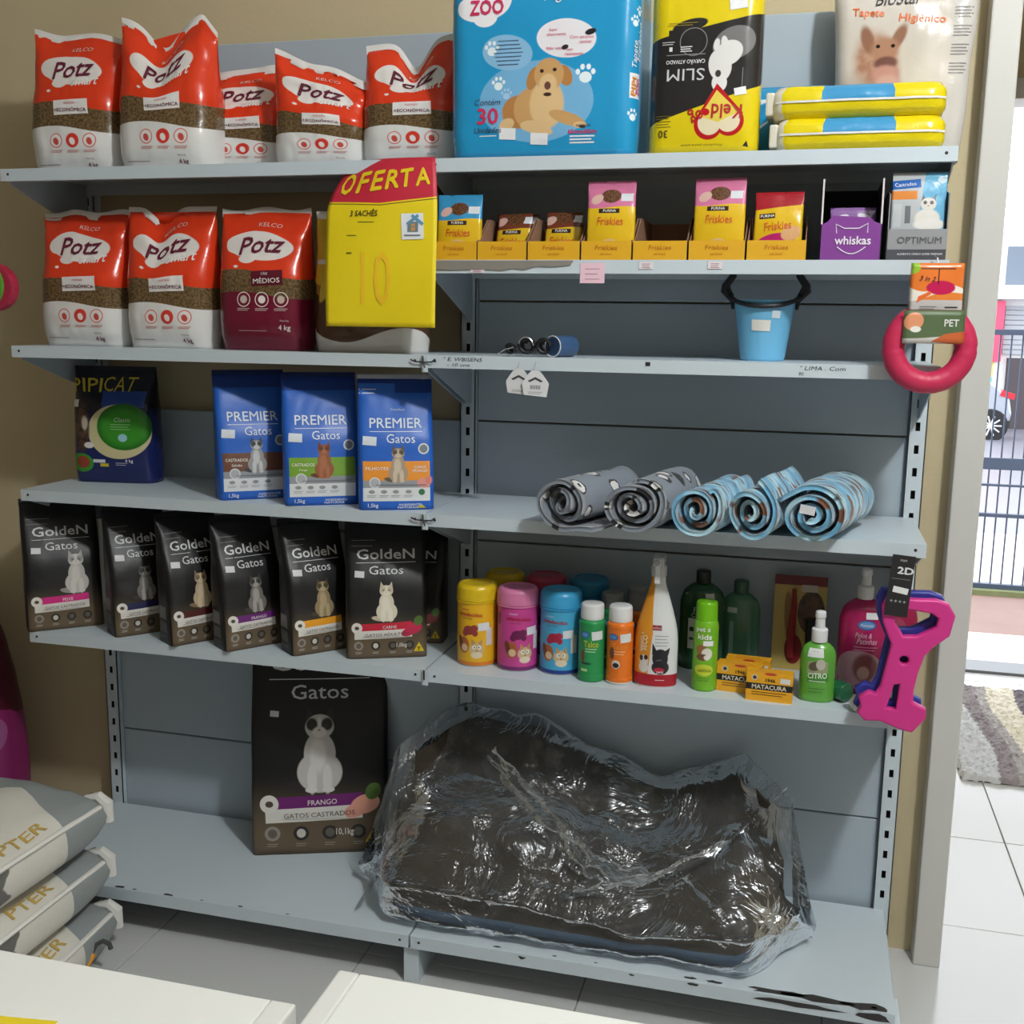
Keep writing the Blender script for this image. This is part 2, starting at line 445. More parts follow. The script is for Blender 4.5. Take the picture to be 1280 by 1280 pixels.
def dog_print(cx, z0, s):
    """golden dog lying down, facing the viewer"""
    g1, g2, g3, dk = (205, 160, 105), (225, 190, 140), (185, 130, 75), (60, 40, 35)
    return [('ell', cx-.33*s, z0+.22*s, .22*s, .2*s, g3, 10, .1), ('ell', cx-.48*s, z0+.08*s, .1*s, .07*s, g2, 20), ('ell', cx-.14*s, z0+.25*s, .26*s, .26*s, g1, 25, .08),
            ('ell', cx+.02*s, z0+.3*s, .22*s, .3*s, g2, 0, .15), ('ell', cx-.12*s, z0+.04*s, .2*s, .075*s, g2, -8), ('ell', cx+.0*s, z0-.02*s, .1*s, .045*s, g2, 0),
            ('ell', cx+.27*s, z0+.13*s, .24*s, .075*s, g1, -18), ('ell', cx+.43*s, z0+.05*s, .09*s, .04*s, g2), ('ell', cx+.46*s, z0+.03*s, .05*s, .02*s, dk),
            ('ell', cx-.16*s, z0+.6*s, .075*s, .14*s, g3, -18), ('ell', cx+.24*s, z0+.62*s, .085*s, .13*s, g3, 24),
            ('ell', cx+.04*s, z0+.64*s, .19*s, .19*s, g1, 0, .08), ('ell', cx+.03*s, z0+.52*s, .12*s, .14*s, g2, 0, .25),
            ('ell', cx-.05*s, z0+.68*s, .028*s, .024*s, dk), ('ell', cx+.11*s, z0+.69*s, .028*s, .024*s, dk), ('ell', cx+.025*s, z0+.51*s, .042*s, .05*s, (110, 70, 60)), ('ell', cx+.025*s, z0+.41*s, .055*s, .025*s, dk)]
def paw_print(cx, cz, s, c=(235, 245, 250)):
    return [('ell', cx, cz-.15*s, .42*s, .36*s, c)]+[('ell', cx+dx*s, cz+dz*s, .16*s, .2*s, c) for dx, dz in ((-.5, .2), (-.2, .5), (.2, .5), (.5, .2))]

# ================================================================== the setting
M_wall = mat('yellow_plaster', (203, 187, 152), .8, bump=.08, bscale=90, var=.05, vscale=3)
M_ceil = mat('white_ceiling_paint', (205, 205, 202), .9)
M_side = mat('beige_plaster', (150, 142, 126), .85)
M_jamb = mat('white_door_paint', (206, 204, 200), .45, var=.03, vscale=6)
M_tile = mat('pale_floor_tile', (205, 205, 204), .16, var=.02, vscale=2)
M_grout = mat('grey_grout', (150, 150, 150), .9)
M_shelf = mat('pale_blue_grey_enamel', (203, 214, 222), .38, var=.03, vscale=5, bump=.01, bscale=30)
M_panel = mat('grey_blue_panel_enamel', (176, 189, 200), .36, var=.05, vscale=3)
M_dark = mat('slot_darkness', (18, 18, 20), .9)
M_chip = mat('bare_dark_metal', (52, 50, 50), .6)
def struct(o): o['kind'] = 'structure'; return o

floor = struct(MB().box(-2.3, -4.6, -.08, 2.9, 2.42, -.004).build('floor', M_grout))
tile_me = None
for i in range(-4, 7):
    for j in range(-9, 5):
        x0 = -.664+.52*(i-0); y0 = .197+.52*j
        if x0 > 2.8 or y0 > 2.35 or x0+.52 < -2.3: continue
        if tile_me is None:
            o = MB().box(-.2585, -.2585, -.006, .2585, .2585, 0).build('floor_tile', M_tile, floor, bevel=.0012, seg=1); tile_me = o.data
        else:
            o = link('floor_tile', tile_me, floor)
        o.location = (x0+.26, y0+.26, 0)
struct(MB().box(-2.3, .05, 0, 1.104, .2, 3.3).build('wall_back', M_wall))
struct(MB().box(1.104, .05, 2.5, 2.9, .2, 3.3).build('wall_lintel', M_wall))
struct(MB().box(-2.3, -4.6, 3.3, 2.9, 2.6, 3.4).build('ceiling', M_ceil))
struct(MB().box(-2.4, -4.6, 0, -2.3, .2, 3.3).build('wall_left', M_side))
struct(MB().box(2.9, -4.6, 0, 3.0, 2.6, 3.3).build('wall_right', M_side))
struct(MB().box(-2.4, -4.7, 0, 3.0, -4.6, 3.3).build('wall_rear', M_side))
struct(MB().box(1.0, .2, 0, 1.06, 2.42, 3.3).build('wall_passage', M_wall))
struct(MB().box(1.06, 2.42, 2.44, 2.9, 2.57, 3.3).box(1.06, 2.42, 0, 1.3, 2.57, 2.44).box(2.7, 2.42, 0, 2.9, 2.57, 2.44).build('wall_front', M_wall))
struct(MB().box(1.104, -.012, 0, 1.163, .21, 2.5).build('trim_1', M_jamb, bevel=.004))
struct(MB().box(1.3, 2.39, 2.36, 2.7, 2.59, 2.44).box(1.28, 2.39, 0, 1.34, 2.59, 2.36).box(2.66, 2.39, 0, 2.72, 2.59, 2.36).build('trim_2', M_jamb, bevel=.004))
struct(MB().box(1.3, 2.40, -.02, 2.7, 2.56, .012).build('trim_3', mat('door_track_aluminium', (120, 120, 122), .4, .8)))

# the ceiling lamp between the customer and the shelving
def ceiling_lamp(x, y):
    t = thing('ceiling_lamp', 'white ceiling bulb above the floor in front of the shelving', 'lamp', (x, y, 3.3))
    MB().lathe(rounded([(.0, 0), (.06, 0), (.06, -.02), (.022, -.03), (.022, -.075), (.0, -.075)], .006), 32).build('lamp_socket', mat('lamp_white', (235, 235, 235), .4), t, True)
    MB().lathe([(.0, -.076), (.02, -.078), (.045, -.1), (.055, -.13), (.05, -.16), (.03, -.185), (.0, -.192)], 32).build('bulb', mat('lamp_glow', (255, 250, 244), .6, emit=6), t, True)
    ld = bpy.data.lights.new('lamp_light', 'POINT'); ld.shadow_soft_size = .085; ld.energy = LAMP_POWER; ld.color = (.965, 1, 1)
    lo = bpy.data.objects.new('lamp_light', ld); COL.objects.link(lo); lo.parent = t; lo.location = (0, 0, -.29)
ceiling_lamp(1.66, -1.95)

# ------------------------------------------------------------------ outside the door
struct(MB().box(1.0, 2.56, -.3, 6, 3.12, -.01).build('porch_floor', mat('porch_white_tile', (225, 225, 225), .3)))
struct(MB().box(1.0, 3.12, -.3, 6, 3.98, -.02).build('porch_ramp', mat('pink_paving', (140, 112, 104), .7, var=.12, vscale=7)))
struct(MB().box(1.0, 3.98, -.3, 6, 4.16, .01).build('garden_strip', mat('mossy_soil', (120, 128, 90), .9, var=.3, vscale=12)))
struct(mesh('sidewalk', [(-4, 4.16, -.02), (12, 4.16, -.02), (12, 6.6, -.12), (-4, 6.6, -.12)], [(0, 1, 2, 3)], mat('pale_pavement', (190, 178, 174), .6, var=.04)))
struct(mesh('road', [(-10, 6.6, -.16), (30, 6.6, -.16), (40, 34, -1.5), (-14, 34, -1.5)], [(0, 1, 2, 3)], mat('wet_asphalt', (110, 108, 118), .3, var=.2, vscale=.7)))

def street_fence():
    t = thing('street_fence', 'dark blue metal bar fence between porch and street', 'fence', (0, 4.05, 0))
    m = mat('fence_blue_grey', (66, 78, 100), .5)
    for z, h in ((1.44, .03), (.72, .065), (.60, .012), (.43, .02), (.02, .035)):
        MB().box(1.2, -.02, z-h/2, 4.2, .02, z+h/2).build('rail', m, t)
    me = None
    for k in range(52):
        x = 1.22+k*.057
        if me is None: o = MB().box(-.004, -.004, 0, .004, .004, 1.45).build('bar', m, t); me = o.data
        else: o = link('bar', me, t)
        o.location = (x, .012, 0)
street_fence()

def striped_rug():
    t = thing('striped_rug', 'shaggy striped rug in grey, cream and charcoal by the doorway', 'rug', (1.9, 1.66, 0))
    m, nt, b = base_mat('rug_stripes'); g = NB(nt); tc = g.n('ShaderNodeTexCoord'); sp = g.n('ShaderNodeSeparateXYZ'); g.l(tc.outputs['Object'], sp.inputs[0])
    n = g.n('ShaderNodeTexNoise'); n.inputs['Scale'].default_value = 70; g.l(tc.outputs['Object'], n.inputs[0])
    x = g.math('MULTIPLY_ADD', g.math('SINE', g.math('MULTIPLY', sp.outputs[1], 6)), .02, sp.outputs[0]); x = g.math('MULTIPLY_ADD', n.outputs['Fac'], .03, x)
    r = g.n('ShaderNodeValToRGB'); r.color_ramp.interpolation = 'CONSTANT'; g.l(g.math('FRACT', g.math('MULTIPLY_ADD', x, 2.1, .18)), r.inputs[0])
    cr = r.color_ramp; cr.elements[0].color = lin((214, 216, 220)); cr.elements[1].position = .3; cr.elements[1].color = lin((160, 152, 156))
    for p, c in ((.42, (184, 180, 180)), (.5, (236, 230, 214)), (.72, (128, 122, 128)), (.9, (214, 212, 214))): e = cr.elements.new(p); e.color = lin(c)
    g.l(r.outputs[0], b.inputs['Base Color']); b.inputs['Roughness'].default_value = .95
    V = []; F = []; nx, ny = 110, 90
    for j in range(ny+1):
        for i in range(nx+1):
            xx, yy = (i/nx-.5)*1.1, (j/ny-.5)*1.0; ed = i in (0, nx) or j in (0, ny)
            q = 0 if ed else .012+.012*random.random()
            V.append((xx+random.uniform(-.004, .004), yy+random.uniform(-.004, .004), q+.001))
    for j in range(ny):
        for i in range(nx): k = j*(nx+1)+i; F.append((k, k+1, k+nx+2, k+nx+1))
    o = mesh('pile', V, F, m, t); o['kind'] = 'stuff'
    MB().box(-.55, -.5, .0005, .55, .5, .004).build('backing', mat('rug_backing', (110, 106, 104), .9), t)
striped_rug()

def parked_car():
    t = thing('parked_car', 'grey car parked across the street beyond the fence', 'car', (2.6, 24, -1.0))
    body = mat('car_grey_paint', (150, 156, 166), .25, .5, coat=.6); glass = mat('car_glass', (40, 48, 56), .08); blk = mat('car_trim', (35, 36, 38), .6); tyre = mat('tyre', (28, 28, 30), .8)
    P = [(-2.0, .35), (-2.05, .75), (-1.75, .95), (-.95, 1.05), (-.35, 1.5), (.2, 1.58), (1.6, 1.55), (2.15, 1.12), (2.35, .95), (2.42, .6), (2.38, .38)]
    MB().prism(P, -.85, .85, 'y').build('car_body', body, t, bevel=.05)
    MB().prism([(-.78, 1.05), (-.3, 1.44), (.25, 1.5), (.25, 1.05)], -.862, .862, 'y').build('window', glass, t)
    MB().prism([(.35, 1.05), (.35, 1.5), (1.2, 1.49), (1.2, 1.05)], -.862, .862, 'y').build('window', glass, t)
    MB().prism([(1.3, 1.05), (1.3, 1.48), (1.6, 1.46), (1.95, 1.12), (1.9, 1.05)], -.862, .862, 'y').build('window', glass, t)
    MB().prism([(-2.0, .3), (-2.0, .42), (2.4, .45), (2.4, .3)], -.87, .87, 'y').build('sill_trim', blk, t)
    for sx, y in ((-1.25, -.8), (2.01-.0, -.8), (-1.25, .8), (2.01, .8)):
        w_ = MB()
        for k in range(1): w_.v += []
        pts = [(sx-.36*math.cos(a*math.pi/12)*1, .33+.36*math.sin(a*math.pi/12)) for a in range(24)]
        w_.prism([(p, q) for p, q in pts], y-.11, y+.11, 'y'); wo = w_.build('wheel', tyre, t, bevel=.03)
        hub = MB()
        for a in range(10):
            an = a*math.pi/5; hub.tube([(sx, y-.12 if y < 0 else y+.12, .33), (sx+.22*math.cos(an), y-.115 if y < 0 else y+.115, .33+.22*math.sin(an))], .02, 6)
        hub.build('wheel_rim', mat('alloy', (200, 202, 206), .3, .8), wo)
    MB().prism([(2.15, .98), (2.44, .9), (2.46, 1.02), (2.2, 1.1)], -.88, -.5, 'y').build('tail_lamp', mat('tail_red', (190, 20, 40), .2), t)
    MB().prism([(2.15, .98), (2.44, .9), (2.46, 1.02), (2.2, 1.1)], .5, .88, 'y').build('tail_lamp', mat('tail_red', (190, 20, 40), .2), t)
parked_car()

def far_building():
    t = thing('street_building', 'pale building with a grey roller shutter and pink awning across the street', 'building', (0, 30, -1.4))
    MB().box(-10, 0, 0, 16, 5, 5.3).build('wall', mat('pale_facade', (232, 232, 232), .8), t)
    MB().box(-10, -.5, 3.55, 16, .1, 3.75).build('ledge', mat('pale_ledge', (240, 240, 240), .7), t)
    MB().box(-10, -.25, 5.3, 16, 5, 5.55).build('cornice', mat('pale_ledge', (240, 240, 240), .7), t)
    gl = mat('far_glass', (92, 104, 118), .2)
    for x in (.2, 5.6, 9.5):
        wn = MB().box(x, -.06, 3.85, x+1.5, .02, 5.0).build('window', mat('window_frame_white', (225, 225, 225), .6), t)
        MB().box(x+.08, -.08, 3.92, x+.72, 0, 4.92).build('pane', gl, wn); MB().box(x+.78, -.08, 3.92, x+1.42, 0, 4.92).build('pane', gl, wn)
    sh = mat('shutter_grey', (150, 154, 160), .5)
    for k in range(10): MB().box(5.75, -.12, 2.1+k*.13, 8.6, 0, 2.21+k*.13).build('shutter_slat', sh, t)
    MB().box(5.2, -.35, 1.9, 5.7, 0, 3.5).build('pink_pillar', mat('pink_paint', (205, 70, 100), .6), t)
    MB().box(4.9, -.2, .9, 5.65, -.02, 2.3).build('poster', pmat('poster_print', (240, 235, 225), [('rect', 0, 0, 9, 9, (235, 230, 220))]), t)
    MB().box(4.95, -.24, 1.5, 5.55, -.19, 2.25).build('poster', mat('poster_yellow', (235, 200, 110), .6), t)
    MB().box(4.95, -.24, 1.0, 5.55, -.19, 1.48).build('poster', mat('poster_blue', (90, 175, 215), .6), t)
    MB().box(5.9, -.2, 0, 6.9, 0, 2.0).build('doorway', mat('doorway_dark', (70, 62, 66), .8), t)
far_building()

# ================================================================== shelving
Z1, Z2, Z3, Z4, Z5, ZB = 1.802, 1.5985, 1.4015, 1.0585, .705, .121
WB = 1.0255; DS = .311; DB = .4165
unit = thing('shelving_unit', 'pale grey-blue steel shelving unit of two bays with loaded shelves', 'shelving', (0, 0, 0))
def upright(x):
    b = MB(); w = .019; z0, z1 = .0, 2.135
    b.box(x-w, 0, z0, x-.0048, .002, z1); b.box(x+.0048, 0, z0, x+w, .002, z1)
    b.box(x-w, 0, z0, x-w+.0025, .03, z1); b.box(x+w-.0025, 0, z0, x+w, .03, z1)
    zs = [.0097+.05*k for k in range(0, 43)]
    prev = z0
    for s in zs:
        if s-.0095 > prev: b.box(x-.0048, 0, prev, x+.0048, .002, min(z1, s-.0095))
        prev = s+.0095
    if prev < z1: b.box(x-.0048, 0, prev, x+.0048, .002, z1)
    o = b.build('upright', M_shelf, unit)
    MB().box(x-w+.003, .012, z0, x+w-.003, .029, z1).build('slot_shade_fill', M_dark, o)  # near-black filler, the shade inside the slots put into its colour
    MB().box(x-.018, -DB+.012, 0, x+.018, 0, .06).box(x-.018, -DB+.012, .06, x+.018, -.3, .085).build('foot', M_shelf, o, bevel=.002)
    return o
for x in (-WB, 0, WB): upright(x)
# back panels: separate sheets, one above the other; two are missing behind the left bay
edges = [.065, .338, .635, .94, 1.235, 1.52, 1.812, 2.13]
for bx in (-WB, 0):
    for i, (a, b_) in enumerate(zip(edges, edges[1:])):
        if bx < 0 and i in (4, 5): continue
        MB().box(bx+.02, .016, a+.0018, bx+WB-.02, .028, b_-.0018).build('back_panel', M_panel, unit, bevel=.003)
def shelf(x0, x1, z, d, lip=.027, name='shelf', bracket=True, tilt=0):
    """folded sheet tray: top, front lip, return, sides"""
    x0 += .0025; x1 -= .0025
    b = MB(); t = .0022
    b.box(x0, -d, z-t, x1, .0, z); b.box(x0, -d, z-lip, x1, -d+t, z-t); b.box(x0, -d+t, z-lip, x1, -d+.018, z-lip+t)
    b.box(x0, -d+t, z-lip, x0+t, -.002, z-t); b.box(x1-t, -d+t, z-lip, x1, -.002, z-t); b.box(x0, -.004, z-lip, x1, -.002, z-t)
    o = b.build(name, M_shelf, unit)
    for xx in ((x0+.004, x0+.007), (x1-.007, x1-.004)):
        if bracket: MB().prism([(-.001, z-.004), (-.001, z-.125), (-.03, z-.12), (-d+.03, z-.034), (-d+.02, z-.004)], xx[0], xx[1], 'x').build('bracket', M_panel, o)
    for xx in (x0+.02, x1-.02):
        MB().lathe([(.0, 0), (.0032, 0), (.0025, .0012), (0, .0015)], 10).build('rivet', M_chip, o).matrix_local = Matrix.Translation((xx, -d, z-lip*.45)) @ Matrix.Rotation(R(90), 4, 'X')
    return o
L1 = shelf(-WB-.007, 0, Z1, DS); L2 = shelf(-WB-.007, 0, Z3, DS); L3 = shelf(-WB-.007, 0, Z4, DS); L4 = shelf(-WB-.007, 0, Z5, DS)
R1 = shelf(0, WB+.007, Z1, DS); R2 = shelf(0, WB+.007, Z2, DS); R3 = shelf(0, WB+.007, Z3, DS); R4 = shelf(0, WB+.007, Z4, DS); R5 = shelf(0, WB+.007, Z5, DS)
LB = shelf(-WB-.007, 0, ZB, DB, .03, 'base_shelf', False); RB = shelf(0, WB+.007, ZB, DB, .03, 'base_shelf', False)
# worn paint along the edges of the base shelves
def chip(parent, x, y, z, w, h, up, seed):
    rnd = random.Random(seed); pts = []
    for k in range(11):
        a = 2*math.pi*k/11; q = rnd.uniform(.55, 1.1); pts.append((w/2*q*math.cos(a), h/2*q*math.sin(a)))
    V = [(x+p, y+q, z) if up else (x+p, y, z+q) for p, q in pts]
    return mesh('paint_chip', V, [tuple(range(11))], M_chip, parent)
for k, (x, w_, h_) in enumerate([(-.86, .02, .008), (-.74, .03, .012), (-.70, .012, .006), (-.61, .035, .01), (-.52, .012, .005), (-.42, .016, .006), (-.3, .01, .005)]): chip(LB, x, -DB+.006, ZB+.0008, w_, h_, True, k)
for k, (x, w_, h_) in enumerate([(.2, .02, .006), (.33, .012, .006), (.42, .01, .005), (.62, .03, .01), (.67, .04, .01), (.8, .14, .02), (.88, .16, .028), (.97, .1, .03), (.93, .02, .012), (.99, .015, .01)]): chip(RB, x, -DB+.012, ZB+.0008, w_, h_, True, 20+k)
for k, (x, z, w_, h_) in enumerate([(.26, ZB-.008, .02, .008), (.5, ZB-.006, .015, .005), (.85, ZB-.012, .2, .016), (.63, ZB-.005, .03, .008), (.98, ZB-.012, .09, .02)]): chip(RB, x, -DB-.0008, z, w_, h_, False, 40+k)
# the joint hooks between the two bays
for i, z in enumerate((Z3-.014, Z4-.012, Z5-.012)):
    t = thing('shelf_joint_hook', ['bent wire hook where the third shelves of both bays meet', 'bent wire hook under the cat food shelf joint beside the blue bags', 'small hook at the joint beside the yellow wipes tub'][i], 'hook', (0, -DS-.003, z), 0, 'hooks at the shelf joints')
    MB().box(-.006, 0, -.022, .008, .002, .014).build('clip_plate', M_shelf, t)
    if i < 2:
        MB().tube([(-.03, -.003, .004), (-.02, -.004, 0), (0, -.004, -.001), (.018, -.004, 0), (.026, -.006, .006)], .0017, 6).build('wire', M_chip, t, True)
        MB().tube([(-.002, -.005, .012), (0, -.006, -.004), (.004, -.008, -.012)], .0017, 6).build('wire', M_chip, t, True)
    else: MB().tube([(0, -.004, .014), (.001, -.005, -.008)], .0018, 6).build('wire', M_chip, t, True)
# writing and price tags on the shelf fronts
d = Decal(plane_surf((0, -DS-.0003, Z3), (1, 0, 0), (0, 0, 1)), .0005)
K = (40, 40, 44)
d.text('" E. WBISENS', .085, -.0075, .008, K, w=.085, shear=.2); d.text('- 10 une', .075, -.019, .0065, K, w=.05, shear=.2)
d.text('" LIMA . Com', .815, -.0085, .008, K, w=.085, shear=.2); d.text('90', .775, -.02, .007, K, shear=.2); d.rect(.475, -.008, .010, .008, (45, 45, 48)); d.build(R3, 'handwriting')
def lip_tag(name, label, x, z, w_, h_, col, parentless=True, zt=Z2):
    t = thing(name, label, 'price tag', (x, -DS-.0012, zt+z), 0, 'paper price tags on the shelf under the cat sachets')
    MB().box(-w_/2, -.0006, -h_/2, w_/2, 0, h_/2).build('paper', mat('tag_%d_%d_%d' % col, col, .7), t)
    Decal(plane_surf((0, -.0007, 0), (1, 0, 0), (0, 0, 1)), .0003).lines(0, h_*.2, w_*.6, 3, h_*.25, (165, 120, 140), .0012).build(t)
lip_tag('price_tag', 'pink paper price tag hanging under the tall pink-topped sachet', .357, -.026, .05, .04, (240, 200, 215))
lip_tag('price_tag', 'small white price tag under the empty yellow tray', .465, -.011, .028, .014, (232, 222, 226))
lip_tag('price_tag', 'small white price tag under the second pink-topped sachet tray', .6, -.0105, .028, .014, (232, 222, 226))
lip_tag('price_tag', 'small white price tag under the second yellow tray from the sale sign', .115, -.021, .03, .010, (236, 222, 228))
t = thing('cardboard_strip', 'torn grey cardboard strip hanging below the yellow sachet trays', 'cardboard', (0, -DS-.0012, Z2), 0)
pts = [(.018, -.0015), (.318, -.0015), (.312, -.010), (.28, -.014), (.24, -.013), (.215, -.02), (.19, -.017), (.17, -.0215), (.12, -.019), (.06, -.021), (.018, -.02)]
MB().prism(pts[::-1], -.0016, 0, 'y').build('torn_sheet', mat('grey_card', (138, 132, 124), .85, var=.08, vscale=20), t)

# ================================================================== goods: red and white dog food bags
RED, WINE, WHT, KIB1, KIB2 = (226, 62, 28), (112, 22, 48), (226, 224, 222), (122, 98, 66), (84, 66, 42)
def potz_layers(W, H, kind):
    zb, zr = (.098, .15) if kind != 'medium' else (.122, .168)
    L = [('above', zb, -.03, .006, .26, 2.4, ('mot', KIB1, KIB2, 160)), ('above', zr, -.04, .008, .28, 2.6, RED),
         ('ell', .0, .227, .066, .031, (235, 228, 224), -6), ('ell', -.03, .236, .042, .024, (235, 228, 224), 10), ('ell', -.025, .2, .019, .01, (235, 228, 224)), ('ell', -.052, .184, .006, .0035, (235, 228, 224))]
    if kind == 'medium':
        L.append(('rect', -.012, .142, .062, .175, (96, 24, 42), 3))
        for i, x in enumerate((-.03, .014, .058)): L += [('ring', x, .112, .0165, .0145, (230, 220, 215)), ('ell', x, .112, .009, .009, (205, 190, 180) if i != 1 else (240, 235, 230))]
    else:
        L += [('rect', -.034, .13, .052, .163, (232, 228, 226), 2)]
        for i, x in enumerate((-.03, .012, .054)):
            L += [('ell', x, .072, .0165, .0165, (218, 70, 60)), ('ell', x, .072, .0145, .0145, (232, 226, 224) if i != 1 else (214, 60, 48)), ('ell', x, .07, .007, .009, (205, 80, 70) if i != 1 else (240, 230, 226), 25)]
    return L
def potz_bag(name, label, x, fy, z, rz=0, W=.235, H=.3, D=.11, kind='smart', prof=None, seed=1, lean=0, ps=.5, wr=.003, group='red and white bags of dog food', dy=0):
    cx, cy = front_place(x, fy, D, rz)
    t = thing(name, label, 'dog food', (cx, cy, z), rz, group)
    p = Pack(W, H, D, .045, bulge=.016, prof=prof, seed=seed, lean=lean, wr=wr, pstart=ps, dep=((0, .8), (.12, 1), (.5, .95), (.8, .5), (1, .05)), wid=((0, .97), (.3, 1), (1, .97)), vs=.3/H)
    p.build(t, pmat('dog_food_film_'+kind, WHT if kind != 'medium' else WINE, potz_layers(W, H, kind), .22, .12, 22), nv=36, ns=14)
    p.seal(t, mat('film_white', (228, 224, 220), .4), .012)
    d = Decal(lambda a, b: p.surf(a, b*H/.3), .0015)
    wn = (104, 24, 52)
    d.text('KELCO', .012, .272, .009, (236, 190, 180), bold=.02)
    d.text('Potz', .002, .23, .038, wn, w=.092, bold=.035, shear=.35, rot=4)
    if kind == 'medium':
        d.text('CÃES', .02, .168, .006, (236, 226, 220)); d.text('MÉDIOS', .025, .154, .013, (236, 226, 220), w=.062, bold=.03, rot=3)
        d.text('4 kg', .066, .05, .015, (226, 214, 214), bold=.03); d.text('Peso Líq.', .066, .066, .005, (226, 214, 214)); d.lines(-.01, .044, .07, 1, .01, (190, 150, 160), .0013)
        for x_ in (-.03, .014, .058): d.lines(x_, .092, .03, 2, .0035, (220, 200, 196), .0012)
    else:
        d.text('smart', .036, .202, .018, (240, 236, 232), w=.06, bold=.03, rot=4)
        d.text('nutrição', .008, .155, .007, (214, 92, 100), shear=.1); d.text('+ECONÔMICA', .009, .141, .010, wn, w=.08, bold=.02)
        d.text('4 kg', .056, .018, .013, wn, bold=.03); d.text('Peso Líq.', .054, .032, .005, wn); d.lines(-.06, .02, .06, 1, .01, (150, 120, 130), .0013)
        for x_ in (-.03, .012, .054): d.lines(x_, .05, .03, 2, .0035, (215, 120, 115), .0012)
    d.build(t); return t
def V_notch(at, depth, lp, rp, wdt=.35):
    return lambda s: lp*max(0, -(s-at))+rp*max(0, s-at)-depth*math.exp(-((s-at)/wdt)**2)
potz_bag('dog_food_bag', 'upright red and white dog food bag at the far end of the top shelf', -.908, -.215, Z1, 4, .238, .302, .12, prof=lambda s: .008-.012*s+.006*math.sin(4*s), seed=3)
potz_bag('dog_food_bag', 'red and white dog food bag with a deep V fold in its top edge', -.658, -.235, Z1, 4, .24, .302, .12, prof=lambda s: (.02*(-s) if s < -.05 else 0)+.03*max(0, s)-.052*math.exp(-((s+.12)/.4)**2)+.012-.09*max(0, s-.72)*2, seed=5, ps=.35)
potz_bag('dog_food_bag', 'shorter red and white dog food bag half hidden behind the V-folded one', -.515, -.135, Z1, 6, .235, .232, .11, prof=lambda s: .012*s, seed=8, wr=.004, ps=.3)
potz_bag('dog_food_bag', 'slumped red and white dog food bag sloping down to the right', -.287, -.2, Z1, 6, .225, .212, .11, prof=lambda s: -.036*s+.004*math.sin(5*s), seed=11, wr=.005, ps=.15, lean=-.02)
potz_bag('dog_food_bag', 'red and white dog food bag with two ears beside the blue pack', -.075, -.2, Z1, 4, .232, .245, .115, prof=lambda s: .018-.06*math.exp(-((s-.02)/.28)**2)+.012*s, seed=14, ps=.55)
potz_bag('dog_food_bag', 'red and white dog food bag at the left end of the second shelf', -.886, -.25, Z3, 2, .235, .298, .11, prof=lambda s: .006-.004*math.sin(6*s), seed=21)
potz_bag('dog_food_bag', 'red and white dog food bag with creased peak, second from left on second shelf', -.648, -.262, Z3, 2, .228, .298, .10, prof=lambda s: .012-.035*math.exp(-((s+.2)/.28)**2)-.0*s, seed=23, ps=.4)
potz_bag('dog_food_bag', 'red and dark wine dog food bag beside the yellow sale sign', -.405, -.275, Z3, 2, .222, .302, .11, 'medium', prof=lambda s: .004*math.cos(5*s), seed=25, wr=.002)

# yellow and brown bag behind the sale sign
cx, cy = front_place(-.15, -.285, .12, 2)
t = thing('dog_food_bag', 'gold and brown pet food bag standing behind the yellow sale sign', 'dog food', (cx, cy, Z3), 2)
p = Pack(.255, .295, .11, .045, bulge=.015, seed=31, wr=.003, dep=((0, .8), (.12, 1), (.5, .95), (.8, .5), (1, .05)))
p.build(t, pmat('gold_film', (214, 212, 210), [('above', .04, -.05, .02, .3, -.5, (88, 60, 40)), ('above', .12, .0, .01, .2, 0, (150, 105, 40)), ('above', .16, .1, .012, .2, .6, (218, 176, 40)), ('rect', -.12, .19, -.06, .2, (230, 225, 215)), ('ell', -.08, .15, .05, .014, (226, 190, 60), 60)], .22, .12), nv=30, ns=12)
p.seal(t, mat('film_white', (228, 224, 220), .4), .01)
Decal(p.surf, .001).text('4 kg', -.03, .046, .010, (90, 80, 60), bold=.02).build(t)

